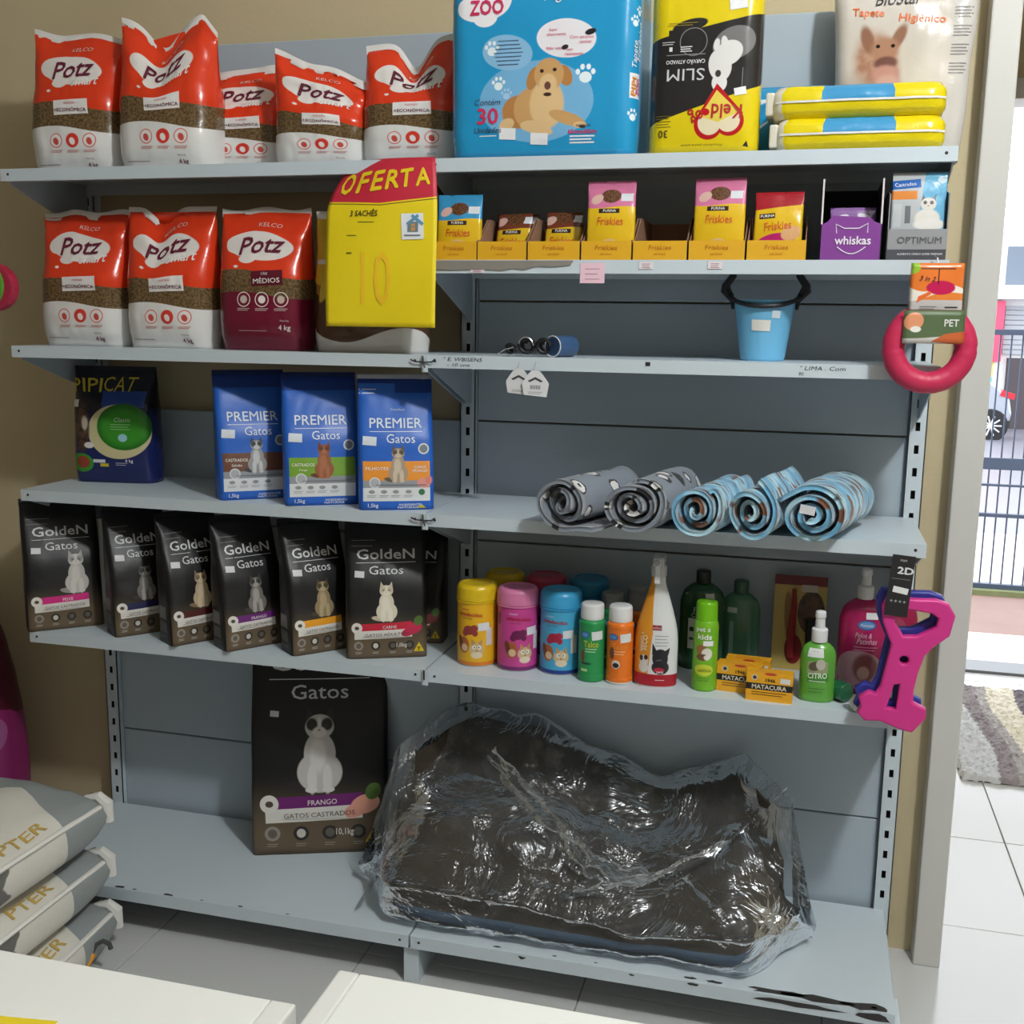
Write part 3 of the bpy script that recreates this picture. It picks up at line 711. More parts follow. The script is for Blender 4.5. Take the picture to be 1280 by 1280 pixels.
# ------------------------------------------------------------------ puppy pads on the top shelf
def blue_pack():
    W, H, D = .385, .345, .2
    cx, cy = front_place(.24, -.302, D, 0)
    t = thing('puppy_pad_pack', 'large sky blue puppy pad pack picturing a lying golden dog', 'pet pads', (cx, cy, Z1))
    p = Pack(W, H, D, .035, bulge=.006, wr=.0018, seed=41, dep=((0, .95), (.1, 1), (.85, 1), (1, .9)), wid=((0, .98), (.15, 1), (1, 1)))
    B1, B2 = (38, 152, 205), (120, 180, 222)
    L = [('ell', -.008, .105, .118, .078, B2), ('ell', -.068, .2, .053, .034, (140, 190, 226), -8), ('ell', .052, .222, .06, .037, (236, 232, 238), -4)]
    L += dog_print(.012, .05, .165)+paw_print(-.1, .207, .024)+paw_print(-.085, .14, .022)+paw_print(-.068, .12, .018, (170, 205, 235))+paw_print(.092, .152, .03)+paw_print(.19, .25, .018)+paw_print(.203, .27, .016)+paw_print(.19, .075, .02)+paw_print(.165, .30, .02)
    L += [('ell', -.125, .288, .05, .028, (244, 240, 244)), ('ell', -.105, .305, .045, .04, (244, 240, 244)), ('ell', -.115, .27, .026, .02, (244, 240, 244))]
    L += [('rect', .18, .108, .212, .155, (240, 236, 240)), ('rect', -.235, .06, -.218, .13, (190, 205, 220)), ('ell', .1, .232, .012, .006, (40, 40, 46), 15), ('ell', .05, .205, .008, .005, (40, 40, 46), 15)]
    p.build(t, pmat('blue_pad_film', B1, L, .2, .06, 16), nv=24, ns=16)
    d = Decal(p.surf, .001); w_ = (240, 244, 248); pk = (205, 50, 95)
    d.text('Tapete', .02, .334, .026, w_, w=.1, bold=.01, shear=.25); d.text('Higiênico', .055, .303, .026, w_, w=.1, bold=.012, shear=.25, rot=3)
    d.text('PIPI', -.108, .318, .026, (226, 150, 50), w=.055, bold=.06); d.text('ZOO', -.112, .288, .03, pk, w=.07, bold=.07)
    d.text('Contém', -.108, .107, .012, (60, 70, 90), shear=.25); d.text('30', -.107, .08, .032, pk, w=.045, bold=.05); d.text('Unidades', -.107, .053, .011, (60, 70, 90), shear=.25, bold=.01)
    d.text('tamanho', .09, .058, .006, (60, 60, 80)); d.text('60cmx60cm', .088, .046, .009, pk, w=.058, bold=.04)
    d.lines(.088, .037, .05, 3, .006, (225, 235, 242), .003); d.lines(-.107, .042, .036, 1, .006, (225, 235, 242), .002)
    d.text('Super', .026, .238, .007, pk, shear=.2); d.text('absorvente', .032, .23, .006, pk, shear=.2); d.text('Com atrativo', .083, .223, .006, pk, shear=.2); d.text('canino', .09, .214, .006, pk, shear=.2); d.text('Não vaza', .028, .204, .006, pk, shear=.2); d.text('Super', .06, .2, .006, pk, shear=.2); d.text('resistente', .068, .192, .006, pk, shear=.2)
    for i in range(7): d.lines(-.066, .222-.0075*i, .06-.006*abs(i-3), 1, 1, (70, 95, 130), .0018)
    d.text('Tapete', .192, .19, .016, w_, w=.05, shear=.25, rot=88, bold=.01); d.text('Higiênico', .206, .215, .016, w_, w=.072, shear=.25, rot=88, bold=.01)
    d.text('PIPI', .19, .13, .012, (226, 150, 50), w=.035, bold=.05, rot=85); d.text('ZOO', .202, .13, .013, pk, w=.032, bold=.06, rot=85)
    d.build(t)
    sticker(p.surf, t, -.066, .045, .034, .022, rot=-3); sticker(p.surf, t, .0, .034, .036, .022, rot=-3)
blue_pack()
def keldog():
    W, H, D = .212, .335, .1
    cx, cy = front_place(.562, -.295, D, 0)
    t = thing('puppy_pad_pack', 'yellow and black puppy pad pack standing upside down', 'pet pads', (cx, cy, Z1), 0)
    p = Pack(W, H, D, .03, bulge=.008, wr=.0016, seed=43, dep=((0, .9), (.1, 1), (.9, .95), (1, .7)))
    Y, B = (226, 202, 24), (42, 40, 40)
    L = [('above', .088, .32, 0, 1, 0, B), ('above', .232, .20, 0, 1, 0, Y), ('ell', -.03, .235, .035, .012, B, 12), ('rect', -.07, .215, -.035, .228, B),
         ('ell', .055, .2, .042, .03, (120, 118, 118), 20), ('ell', .03, .16, .022, .03, (225, 222, 220), 10), ('ell', .045, .182, .028, .022, (226, 224, 222), 30), ('ell', .03, .128, .015, .017, (228, 226, 224)), ('ell', .027, .145, .006, .007, (60, 56, 56)), ('ell', .037, .2, .007, .014, (228, 226, 224), 10), ('ell', .022, .198, .006, .012, (228, 226, 224), -10),
         ('ring', -.022, .205, .026, .0245, (140, 138, 136)), ('rect', .072, .12, .0735, .155, (130, 128, 126)),
         # upside-down heart
         ('ell', .012, .052, .028, .028, (190, 26, 34)), ('ell', .052, .058, .028, .028, (190, 26, 34)), ('poly', [(-.012, .064), (.03, .054), (.078, .072), (.026, .127)], (190, 26, 34)),
         ('ell', .014, .055, .0225, .0225, (236, 222, 190)), ('ell', .050, .060, .0225, .0225, (236, 222, 190)), ('poly', [(-.005, .067), (.03, .056), (.07, .074), (.026, .115)], (234, 208, 90)),
         ('ell', .006, .075, .008, .007, (200, 24, 36)), ('poly', [(.09, .01), (.086, .022), (.078, .012)], (50, 48, 44))]
    p.build(t, pmat('yellow_black_pad_film', Y, L, .22, .06, 16), nv=24, ns=14)
    d = Decal(p.surf, .001); rd = (186, 24, 30)
    d.text('Keld', .046, .076, .026, rd, w=.058, bold=.03, rot=178); d.text('og', -.013, .072, .026, rd, w=.026, bold=.03, rot=205)
    d.text('SLIM', -.035, .145, .022, (205, 205, 208), w=.072, rot=180); d.text('CARVÃO ATIVADO', -.036, .168, .009, (235, 235, 235), w=.075, bold=.02, rot=180)
    d.text('30', -.075, .037, .014, (60, 54, 30), bold=.02, rot=180); d.lines(-.075, .07, .03, 5, .005, (120, 104, 30), .0012); d.text('Produto para pets', .0, .016, .005, (90, 80, 30), w=.08, shear=.2, rot=180)
    d.text('♥♥♥', -.03, .2, .006, (220, 220, 220), rot=180) if False else d.lines(-.035, .196, .022, 3, .004, (215, 215, 215), .002)
    d.lines(-.07, .206, .024, 2, .004, (200, 200, 200), .0014); d.rect(-.065, .193, .006, .008, (225, 225, 225)); d.lines(-.055, .24, .08, 2, .004, (150, 130, 30), .0012); d.lines(-.036, .182, .075, 1, 1, (150, 148, 146), .0012)
    d.build(t); sticker(p.surf, t, .07, .112, .022, .014, rot=10); sticker(p.surf, t, .06, .272, .034, .022, rot=6)
keldog()
def flat_pack(label, z, x0, x1, rz, seed, fy):
    W, H, D = x1-x0, .058, .17
    cx, cy = front_place((x0+x1)/2, fy, D, rz)
    t = thing('puppy_pad_pack', label, 'pet pads', (cx, cy, z), rz, 'flat yellow and blue pad packs lying on the top shelf')
    p = Pack(W, H, D, .028, bulge=.004, wr=.002, seed=seed, wf=26, dep=((0, .86), (.2, .97), (.5, 1), (.8, .97), (1, .86)), wid=((0, .96), (.25, 1), (.75, 1), (1, .95)))
    p.build(t, pmat('yellow_blue_pad_film', (228, 206, 22), [('rect', -.065, .028, .065, .2, (66, 150, 200)), ('rect', -9, -1, -.138, 1, (222, 216, 200))], .16, .1, 20), nv=12, ns=14)
    d = Decal(p.surf, .0025); d.rect(.005, .0285, W*.97, .0035, (230, 228, 222), 0, 1, 16, 1); d.build(t, 'seam_strip')
    # folded end flap
    MB().prism([(-D*.4, .008), (-D*.42, .05), (-D*.1, .052), (D*.2, .05), (D*.2, .01)], -W/2-.010, -W/2+.006, 'x').build('folded_end', mat('film_cream', (224, 218, 204), .3), t, bevel=.004)
flat_pack('lower of two flat yellow and blue pad packs lying stacked', Z1, .70, 1.008, 0, 51, -.305)
flat_pack('upper of two flat yellow and blue pad packs lying stacked', Z1+.0595, .69, 1.006, -1, 57, -.302)
t = thing('puppy_pad_pack', 'blue pack half hidden between the yellow packs', 'pet pads', (.72, -.075, Z1), 0)
p = Pack(.17, .155, .1, .03, bulge=.008, wr=.003, seed=61, dep=((0, .9), (.3, 1), (.8, .9), (1, .5)))
p.build(t, pmat('plain_blue_film', (40, 150, 205), [('rect', -9, .0, 9, .022, (70, 80, 100)), ('ell', -.07, .12, .03, .006, (225, 235, 245), 10), ('ell', -.06, .07, .03, .003, (225, 235, 245), 35)], .18, .1), nv=14)
def biostar():
    W, H, D = .265, .36, .08
    t = thing('puppy_pad_pack', 'grey-white puppy pad bag with orange lettering and a brown dog photo', 'pet pads', (.935, -.07, Z1), 0)
    p = Pack(W, H, D, .025, bulge=.01, wr=.003, seed=63, wid=((0, .9), (.3, .96), (1, 1.04)), dep=((0, .9), (.15, 1), (.8, .9), (1, .5)))
    L = [('rect', .085, 0, .2, .5, (205, 200, 196)), ('ell', -.05, .17, .05, .09, ('mot', (190, 150, 128), (168, 124, 102), 40), 10, .35), ('ell', -.07, .235, .014, .032, (150, 108, 88), 16, .4), ('ell', -.012, .238, .013, .03, (150, 108, 88), -24, .4), ('ell', -.036, .215, .03, .028, (176, 132, 108), 0, .4), ('ell', -.05, .222, .0045, .004, (40, 30, 28)), ('ell', -.022, .222, .0045, .004, (40, 30, 28)), ('ell', -.034, .19, .026, .014, (118, 80, 74), 4, .35), ('ell', -.034, .17, .03, .018, (196, 146, 134), 0, .4), ('ell', -.03, .15, .03, .02, (206, 164, 152), 0, .5), ('ell', -.1, .14, .04, .04, (190, 178, 168), 0, .8), ('ell', .06, .17, .05, .06, (222, 214, 206), 0, .8)]
    p.build(t, pmat('grey_pad_film', (208, 200, 192), L, .14, .14, 14), nv=26, ns=14)
    d = Decal(p.surf, .001); og = (226, 112, 50)
    d.text('BioStar', -.015, .312, .026, (50, 48, 50), w=.085, shear=.3, bold=.005); d.text('Tapete', -.07, .285, .02, og, w=.06, bold=.04, rot=-4); d.text('Higiênico', .03, .27, .02, og, w=.088, bold=.04, rot=-4)
    for i in range(4): d.lines(.105, .29-.035*i, .034, 4, .006, (130, 126, 126), .0022)
    d.text('BioStar', .112, .32, .008, og, shear=.2)
    d.build(t)
biostar()

# ------------------------------------------------------------------ sale sign
def oferta():
    t = thing('sale_sign', 'yellow paper sale sign with red OFERTA heading hanging from the top shelf', 'sign', (-.085, -.325, 1.80))
    W, H = .242, .345
    def surf(x, z):            # z from 0 at the top edge down to -H, x from the middle
        v = min(1, max(0, -z/H)); q = max(0, 1-v/.32)
        px = x*(1-.2*q*q)+.012*q*q; py = -.010-.016*math.sin(min(1, v*1.3)*math.pi*.5)+.022*q*q
        a = max(0, -x/(W/2)); b = max(0, x/(W/2))
        py += .03*a*a*q+.010*b*b*(1-q)*.5-.004*math.sin(x*22+v*5)
        zz = z-.006*a*a*q
        return Vector((px, py, zz+.004))
    V = []; U = []; F = []; nx, nz = 24, 30
    for j in range(nz+1):
        for i in range(nx+1):
            x = (i/nx-.5)*W; z = -H*(1-j/nz); V.append(surf(x, z)); U.append((x, z))
    for j in range(nz):
        for i in range(nx): k = j*(nx+1)+i; F.append((k, k+1, k+nx+2, k+nx+1))
    Y = (238, 212, 22); rd = (200, 38, 62)
    L = [('poly', [(-.3, -.084), (0, -.098), (0, .1), (-.3, .1)], (120, 80, 20)), ('poly', [(0, -.098), (.3, -.066), (.3, .1), (0, .1)], (120, 80, 20)), ('poly', [(-.3, -.082), (0, -.096), (0, .1), (-.3, .1)], Y), ('poly', [(0, -.096), (.3, -.064), (.3, .1), (0, .1)], Y), ('poly', [(-.3, -.079), (0, -.093), (0, .1), (-.3, .1)], rd), ('poly', [(0, -.093), (.3, -.061), (.3, .1), (0, .1)], rd)]
    o = mesh('paper_sheet', V, F, pmat('sale_paper', Y, L, .5), t, True, U)
    so = o.modifiers.new('thickness', 'SOLIDIFY'); so.thickness = .0006; so.offset = 1
    d = Decal(surf, .0022)
    for i, c in enumerate('OFERTA'):
        x = -.083+i*.0345; d.text(c, x+(-.004 if i == 0 else 0), -.047+.009*(i-2)*.25, .046-.002*i, (236, 206, 30), w=.032, bold=.06, shear=.12, rot=7)
    k = (52, 42, 30)
    d.text('3 SACHÊS', -.035, -.112, .015, k, w=.062, bold=.015, shear=.15)
    d.lines(-.03, -.131, .036, 1, 1, (110, 96, 30), .0016); d.lines(-.062, -.158, .022, 1, 1, (110, 96, 30), .0016); d.lines(-.067, -.194, .012, 1, 1, (110, 96, 30), .003)
    d.text('10', -.01, -.245, .11, (243, 196, 40), w=.066, shear=.05); d.build(t)
    s = Decal(surf, .0024); s.rect(.07, -.14, .046, .052, (232, 236, 240), 2, 1, 4, 4); so = s.build(t, 'logo_sticker')
    s = Decal(surf, .0055); s.rect(.071, -.141, .022, .02, (110, 130, 140)); s.rect(.0705, -.127, .03, .006, (96, 150, 185), 38); s.rect(.0705+.01, -.127, .03, .006, (96, 150, 185), -38); s.rect(.072, -.142, .009, .014, (215, 150, 70)); s.rect(.07, -.158, .034, .003, (120, 120, 130)); s.build(so, 'house_logo')
oferta()

# ================================================================== cat food sachets in their trays
KRAFT = mat('kraft_card', (150, 112, 88), .85, var=.06, vscale=30); YCARD = mat('yellow_card', (228, 172, 30), .5)
def sachet(label, x, y, z, W, H, kind, rz=0, rx=-4, group='cat food sachets in the trays', seed=0):
    t = thing('cat_food_sachet', label, 'sachet', (x, y, z), rz, group, rx)
    p = Pack(W, H, .016, .005, bulge=.006, wr=.0012, wf=40, seed=seed, dep=((0, .2), (.12, .9), (.5, 1), (.82, .5), (.9, .12), (1, .1)))
    Y = (228, 186, 34)
    tops = {'blue': (60, 150, 200), 'pink': (214, 120, 160), 'red': (170, 36, 46), 'dark': (120, 60, 40)}  # 'dark' paints the shade over the low sachets as a brown top
    if kind in tops:
        c = tops[kind]; zt = H-(.052 if kind != 'dark' else .034)
        L = [('above', zt, 0, .002, .12, 0, c), ('ell', .0, zt+.022, .02, .014, ('mot', (120, 80, 50), (80, 50, 36), 260)), ('rect', .02, zt+.012, .043, zt+.027, (222, 226, 232)), ('ell', -.028, zt+.016, .014, .009, (220, 180, 170), 30),
             ('rect', -.024, zt-.012, .018, zt-.003, (52, 40, 36)), ('ell', .0, .022, .02, .017, (226, 190, 130)), ('ell', .0, .02, .012, .011, (240, 226, 205)), ('ell', -.006, .026, .002, .002, (70, 50, 40)), ('ell', .006, .026, .002, .002, (70, 50, 40))]
        if kind == 'red': L = [('above', H-.03, .12, .0, 1, 0, c), ('rect', -.036, H-.052, -.006, H-.042, (52, 40, 36), 4), ('ell', -.004, .03, .038, .018, (190, 40, 110), 10), ('ell', .026, .048, .02, .014, (220, 170, 120), 20), ('ell', -.03, .012, .02, .008, (236, 214, 60))]
        p.build(t, pmat('sachet_film_%s_%d' % (kind, int(H*1000)), Y, L, .25, .06, 40), 'pouch', nv=16, ns=7)
        d = Decal(p.surf, .0009)
        d.text('PURINA', -.002 if kind != 'red' else -.02, zt-.0075 if kind != 'red' else H-.047, .0055, (235, 225, 215), bold=.03, rot=0 if kind != 'red' else 4)
        d.text('Friskies', 0, zt-.028 if kind != 'red' else H-.066, .016, (214, 92, 34), w=.052, bold=.02, shear=.1, rot=0 if kind != 'red' else 6); d.build(t)
    elif kind == 'silver':
        p.build(t, pmat('sachet_film_silver', (180, 172, 188), [('above', H-.03, 0, 0, 1, 0, (150, 110, 170)), ('ell', -.02, H-.02, .014, .006, (225, 220, 228), 20), ('ell', .02, H-.018, .014, .006, (225, 220, 228), -20)], .15, .1, 40), 'pouch', nv=14, ns=7)
    else:                                       # grey and blue premium sachet with a white cat
        L = [('poly', [(-.008, 0), (.06, 0), (.06, .2), (.014, .2)], (112, 178, 214)), ('rect', -.06, H-.03, .002, H-.014, (40, 100, 180), 4), ('rect', -.06, H-.05, -.004, H-.034, (224, 140, 70)), ('ell', .036, H-.014, .008, .007, (205, 225, 235)), ('rect', -.045, H-.1, -.03, H-.058, (200, 204, 208)), ('rect', -.024, H-.094, -.014, H-.062, (120, 124, 130))]
        L += [('ell', .016, .072, .024, .02, (226, 222, 216), 0, .2), ('ell', .02, .062, .03, .012, (232, 228, 224), 0, .2), ('poly', [(.004, .104), (.013, .104), (.007, .117)], (120, 112, 112)), ('poly', [(.021, .104), (.03, .104), (.03, .118)], (120, 112, 112)), ('ell', .017, .099, .0145, .0125, (222, 216, 210)), ('ell', .011, .102, .004, .004, (130, 120, 118)), ('ell', .023, .102, .004, .004, (130, 120, 118)), ('ell', .011, .101, .0018, .0018, (50, 80, 110)), ('ell', .023, .101, .0018, .0018, (50, 80, 110)), ('ell', .017, .096, .002, .0014, (160, 110, 110))]
        p.build(t, pmat('sachet_film_premium', (188, 192, 196), L, .14, .08, 30), 'pouch', nv=16, ns=8)
        d = Decal(p.surf, .0009); d.text('Castrados', -.024, H-.022, .007, (225, 232, 240), w=.036, shear=.1, rot=4); d.build(t)
    return t
def tray(label, x0, x1, fy=-.309, group='yellow display trays of cat sachets'):
    W = x1-x0-.003; D = .24; h = .037
    t = thing('display_tray', label, 'tray', ((x0+x1)/2, fy, Z2), 0, group)
    MB().box(-W/2, 0, 0, W/2, .002, h).build('front_panel', YCARD, t)
    for s in (-1, 1):
        MB().prism([(.002, .002), (.002, h), (.018, h+.004), (.085, .088), (D, .088), (D, .002)], s*W/2-(.002 if s > 0 else 0), s*W/2+(.002 if s < 0 else 0), 'x').build('side_panel', KRAFT, t)
    MB().box(-W/2+.002, D-.002, .002, W/2-.002, D, .088).build('back_panel', KRAFT, t); MB().box(-W/2+.002, .002, 0, W/2-.002, D, .0015).build('tray_bottom', KRAFT, t)
    d = Decal(plane_surf((0, 0, 0), (1, 0, 0), (0, 0, 1)), .001)
    d.text('Friskies', 0, .024, .009, (196, 116, 26), w=.045, shear=.1); d.text('cat food', .0, .012, .005, (196, 116, 26), shear=.2); d.build(t)
TR = [(.012, .113, 'yellow tray right beside the sale sign holding a blue-topped sachet'), (.113, .219, 'yellow tray with low sachets, shade painted on their tops, second from the sale sign'), (.220, .330, 'yellow tray with low sachets, third from the sale sign'),
      (.331, .435, 'yellow tray holding the first tall pink-topped sachet'), (.436, .545, 'empty yellow display tray between the two pink-topped sachets'), (.546, .657, 'yellow tray holding the second pink-topped sachet'), (.658, .772, 'yellow tray with the leaning red-topped sachet beside the purple box')]
for x0, x1, lb in TR: tray(lb, x0, x1)
zs = Z2+.003
sachet('blue-topped yellow cat sachet in the tray by the sale sign', .066, -.285, zs, .096, .132, 'blue', 0, -6, seed=1)
sachet('yellow cat sachet sunk low in the second tray from the sale sign', .17, -.235, zs, .076, .098, 'dark', -8, -10, seed=2)
sachet('second yellow sachet leaning behind in the same tray', .168, -.2, zs, .09, .1, 'dark', 0, -8, seed=3)
sachet('yellow cat sachet sunk low in the third tray from the sale sign', .277, -.235, zs, .078, .1, 'dark', -4, -10, seed=4)
sachet('tall pink-topped yellow cat sachet above the pink price tag', .387, -.288, zs, .097, .153, 'pink', 0, -4, seed=5)
sachet('tall pink-topped yellow cat sachet next to the empty tray', .602, -.288, zs, .099, .155, 'pink', -2, -4, seed=6)
sachet('red-topped yellow cat sachet tilted in its tray', .715, -.28, zs, .092, .128, 'red', -4, -5, seed=7)
def purple_box():
    x0, x1 = .797, .905; W = x1-x0; D = .22
    t = thing('display_box', 'purple display box with white cat-ear lettering', 'display box', ((x0+x1)/2, -.31, Z2))
    pc = mat('purple_card', (132, 62, 150), .45); wc = mat('pale_card_edge', (214, 206, 206), .7); dk = mat('black_card', (34, 28, 38), .7)
    MB().prism([(-W/2, 0), (W/2, 0), (W/2, .066), (W/2-.012, .07), (W/2-.02, .078), (-W/2+.02, .082), (-W/2+.01, .07), (-W/2, .066)][::1], 0, .002, 'y').build('front_panel', pc, t)
    for s in (-1, 1):
        o = MB().prism([(.002, 0), (.002, .066), (.012, .15), (D, .15), (D, 0)], s*W/2-.001, s*W/2+.001, 'x').build('side_panel', dk, t)
        MB().prism([(.0005, .066), (.0035, .066), (.0135, .15), (.0105, .15)], s*W/2-.0016, s*W/2+.0016, 'x').build('card_edge', wc, o)
    MB().box(-W/2, D-.002, 0, W/2, D, .15).build('back_panel', dk, t); MB().box(-W/2, .002, 0, W/2, D, .0015).build('box_bottom', dk, t)
    d = Decal(plane_surf((0, 0, 0), (1, 0, 0), (0, 0, 1)), .0012); c = (240, 232, 244)
    d.text('whiskas', .004, .036, .016, c, w=.066, bold=.04); d.build(t)
    # cat outline round the word
    def outline(pts, name):
        MB().tube([(x, -.0006, z) for x, z in pts], .0011, 5).build(name, ink(c), t)
    outline([(-.026, .049), (-.028, .066), (-.012, .058), (.014, .058), (.03, .067), (.03, .05)], 'ear_outline_print')
    outline([(-.024+.052*k/10, .024-.013*math.sin(math.pi*k/10)) for k in range(11)], 'smile_outline_print')
purple_box()
sachet('silver and lilac sachet standing in the purple box', .855, -.25, zs, .085, .1, 'silver', 0, -6, seed=8)
def optimum():
    x0, x1 = .918, 1.022; W = x1-x0; D = .2
    t = thing('display_box', 'grey display box with dark base stripe at the end of the shelf', 'display box', ((x0+x1)/2, -.31, Z2))
    g1, g2 = mat('grey_print_card', (150, 152, 156), .45), mat('charcoal_card', (74, 76, 84), .5)
    f = MB().box(-W/2, 0, 0, W/2, .002, .056).build('front_panel', g1, t)
    MB().box(-W/2, -.0006, 0, W/2, 0, .019).build('base_stripe', g2, f)
    for s in (-1, 1): MB().prism([(.002, 0), (.002, .056), (.004, .12), (.06, .13), (D, .13), (D, 0)], s*W/2-.001, s*W/2+.001, 'x').build('side_panel', g1, t)
    MB().box(-W/2, D-.002, 0, W/2, D, .13).build('back_panel', g2, t); MB().box(-W/2, .002, 0, W/2, D, .0015).build('box_bottom', g2, t)
    d = Decal(plane_surf((0, -.0006, 0), (1, 0, 0), (0, 0, 1)), .0004)
    d.text('OPTIMUM', .004, .036, .012, (92, 94, 100), w=.078, bold=.005); d.text('ALIMENTO ÚMIDO SUPER PREMIUM', .006, .011, .0045, (225, 226, 230), w=.08, bold=.03); d.build(t)
optimum()
sachet('silver and blue sachet picturing a white cat in the grey box', .970, -.288, zs, .097, .158, 'premium', 0, -2, seed=9)

# ------------------------------------------------------------------ third shelf of the right bay
def bucket():
    t = thing('bucket', 'small light blue plastic bucket with black rope handle', 'bucket', (.694, -.185, Z3))
    m = mat('light_blue_plastic', (112, 186, 228), .35, coat=.2)
    prof = rounded([(.0, 0), (.043, 0), (.045, .004), (.061, .118), (.064, .12), (.0635, .123), (.0595, .122), (.0435, .006), (.0, .006)], .002)
    MB().lathe(prof, 40).build('pail', m, t, True)
    blk = mat('black_rubber', (26, 26, 32), .5)
    P = []
    for k in range(13): a = math.pi*(k/12); P.append((-.068*math.cos(a), -.068*math.sin(a)*.95, .132-.022*math.sin(a)))
    P = [(-.078, 0, .16), (-.075, -.004, .145)]+P[0:]+[(.075, -.004, .145), (.078, 0, .16)]
    MB().tube(P, .0048, 8).build('rope_front', blk, t, True)
    for s in (-1, 1):
        o = MB().tube([(s*.064, .0, .185), (s*.066, -.001, .172), (s*.082, -.002, .15), (s*.084, -.002, .142), (s*.066, -.002, .122), (s*.064, -.004, .104)], [.006, .0072, .0078, .0074, .0055, .003], 8).build('handle_arm', blk, t, True)
    P = [(s_*.064, .0, .185) for s_ in (-1,)]+[(-.064*math.cos(math.pi*k/8), .012*math.sin(math.pi*k/8), .185+.004*math.sin(math.pi*k/8)) for k in range(1, 8)]+[(.064, 0, .185)]
    MB().tube(P, .006, 8).build('handle_grip', blk, t, True)
    c = Can([(.045, 0), (.062, .12)])
    d = Decal(c.surf, .0008); d.rect(-.004, .072, .042, .022, (228, 224, 216), -2, 1, 8, 2); d.rect(.028, .094, .019, .015, (205, 218, 228), -4, 1, 4, 2); d.lines(-.004, .078, .03, 1, 1, (60, 60, 60), .005); d.lines(-.006, .068, .028, 2, .005, (130, 130, 130), .0015); d.build(t)
bucket()
def rolls_black():
    t = thing('dog_leash', 'coiled black webbing leash lying on the shelf edge', 'leash', (.2, -.275, Z3))
    blk = mat('black_webbing', (18, 18, 22), .55); st = mat('steel_ring', (200, 200, 205), .25, 1)
    for i, (x, y, r, hgt) in enumerate(((-.02, .0, .014, .016), (.012, .01, .021, .022), (.05, .012, .02, .0215))):
        P = [(x+.006*math.sin(k*.4), y-.012+.03*k/30, r*.05+hgt+(r-.006*(k/30))*math.sin(k*2*math.pi/10)) if False else (x+(r-.0045-.0002*k)*math.cos(k*2*math.pi/12), y-.014+.0012*k, r+.002+(r-.0045-.0002*k)*math.sin(k*2*math.pi/12)) for k in range(30)]
        MB().tube(P, .0045, 6).build('webbing_coil', blk, t, True)
    MB().tube([(.016+.015*math.cos(a*.45), -.02, .028+.013*math.sin(a*.45)) for a in range(8)], .0016, 6).build('steel_ring', st, t, True)
    MB().tube([(-.045, -.02, .004), (-.03, -.022, .014), (-.01, -.02, .02)], .0014, 6).build('wire_clip', st, t, True)
    t2 = thing('poop_bag_roll', 'dark blue cardboard roll lying beside the black leash', 'roll', (.283, -.245, Z3+.0225), 62)
    MB().lathe(rounded([(.017, -.03), (.0225, -.03), (.0225, .03), (.017, .03), (.017, -.03)], .002), 28).build('roll_body', pmat('blue_roll_film', (60, 90, 130), [], .3), t2, True).rotation_euler = (0, R(90), 0)
    MB().tube([(-.0302, .0215*math.cos(k*2*math.pi/20), .0215*math.sin(k*2*math.pi/20)) for k in range(20)], .0012, 5, True).build('white_edge', mat('film_white', (228, 224, 220), .4), t2)
rolls_black()
def hang_tag(label, x, y, z, rz, flip):
    t = thing('swing_tag', label, 'tag', (x, y, z), rz, 'white house-shaped swing tags of the leash')
    W = .048; m = mat('white_tag_card', (222, 222, 224), .6)
    pts = [(-W/2, -.032), (W/2, -.036), (W/2+.005, -.008), (W/2-.01, .012), (.008, .018), (-.008, .018), (-W/2+.01, .012), (-W/2-.004, -.008)]
    MB().prism(pts, -.0008, 0, 'y').build('card', m, t)
    MB().prism([(-.016, -.003), (0, .005), (.016, -.003), (.012, -.006), (0, .000), (-.012, -.006)], -.0012, -.0006, 'y').build('hang_hole', mat('hole_grey', (70, 70, 74), .8), t)
    d = Decal(plane_surf((0, -.0009, 0), (1, 0, 0), (0, 0, 1)), .0003)
    if not flip:
        for k in range(9): d.rect(-.010+.0025*k, -.016, .0012, .008, (90, 90, 95), 0, 1, 1, 1)
    d.lines(0, -.026, .03, 2, .003, (150, 150, 155), .0009); d.build(t)
    MB().tube([(0, 0, .012), (0, .002, .03), (.0, .02, .04)], .0007, 5).build('tag_string', mat('string_white', (200, 200, 200), .8), t)
hang_tag('white swing tag with barcode, the front one of the pair below the leash', .245, -.322, 1.357, 2, False)
hang_tag('white swing tag half hidden behind the barcode one below the leash', .208, -.316, 1.360, -4, True)

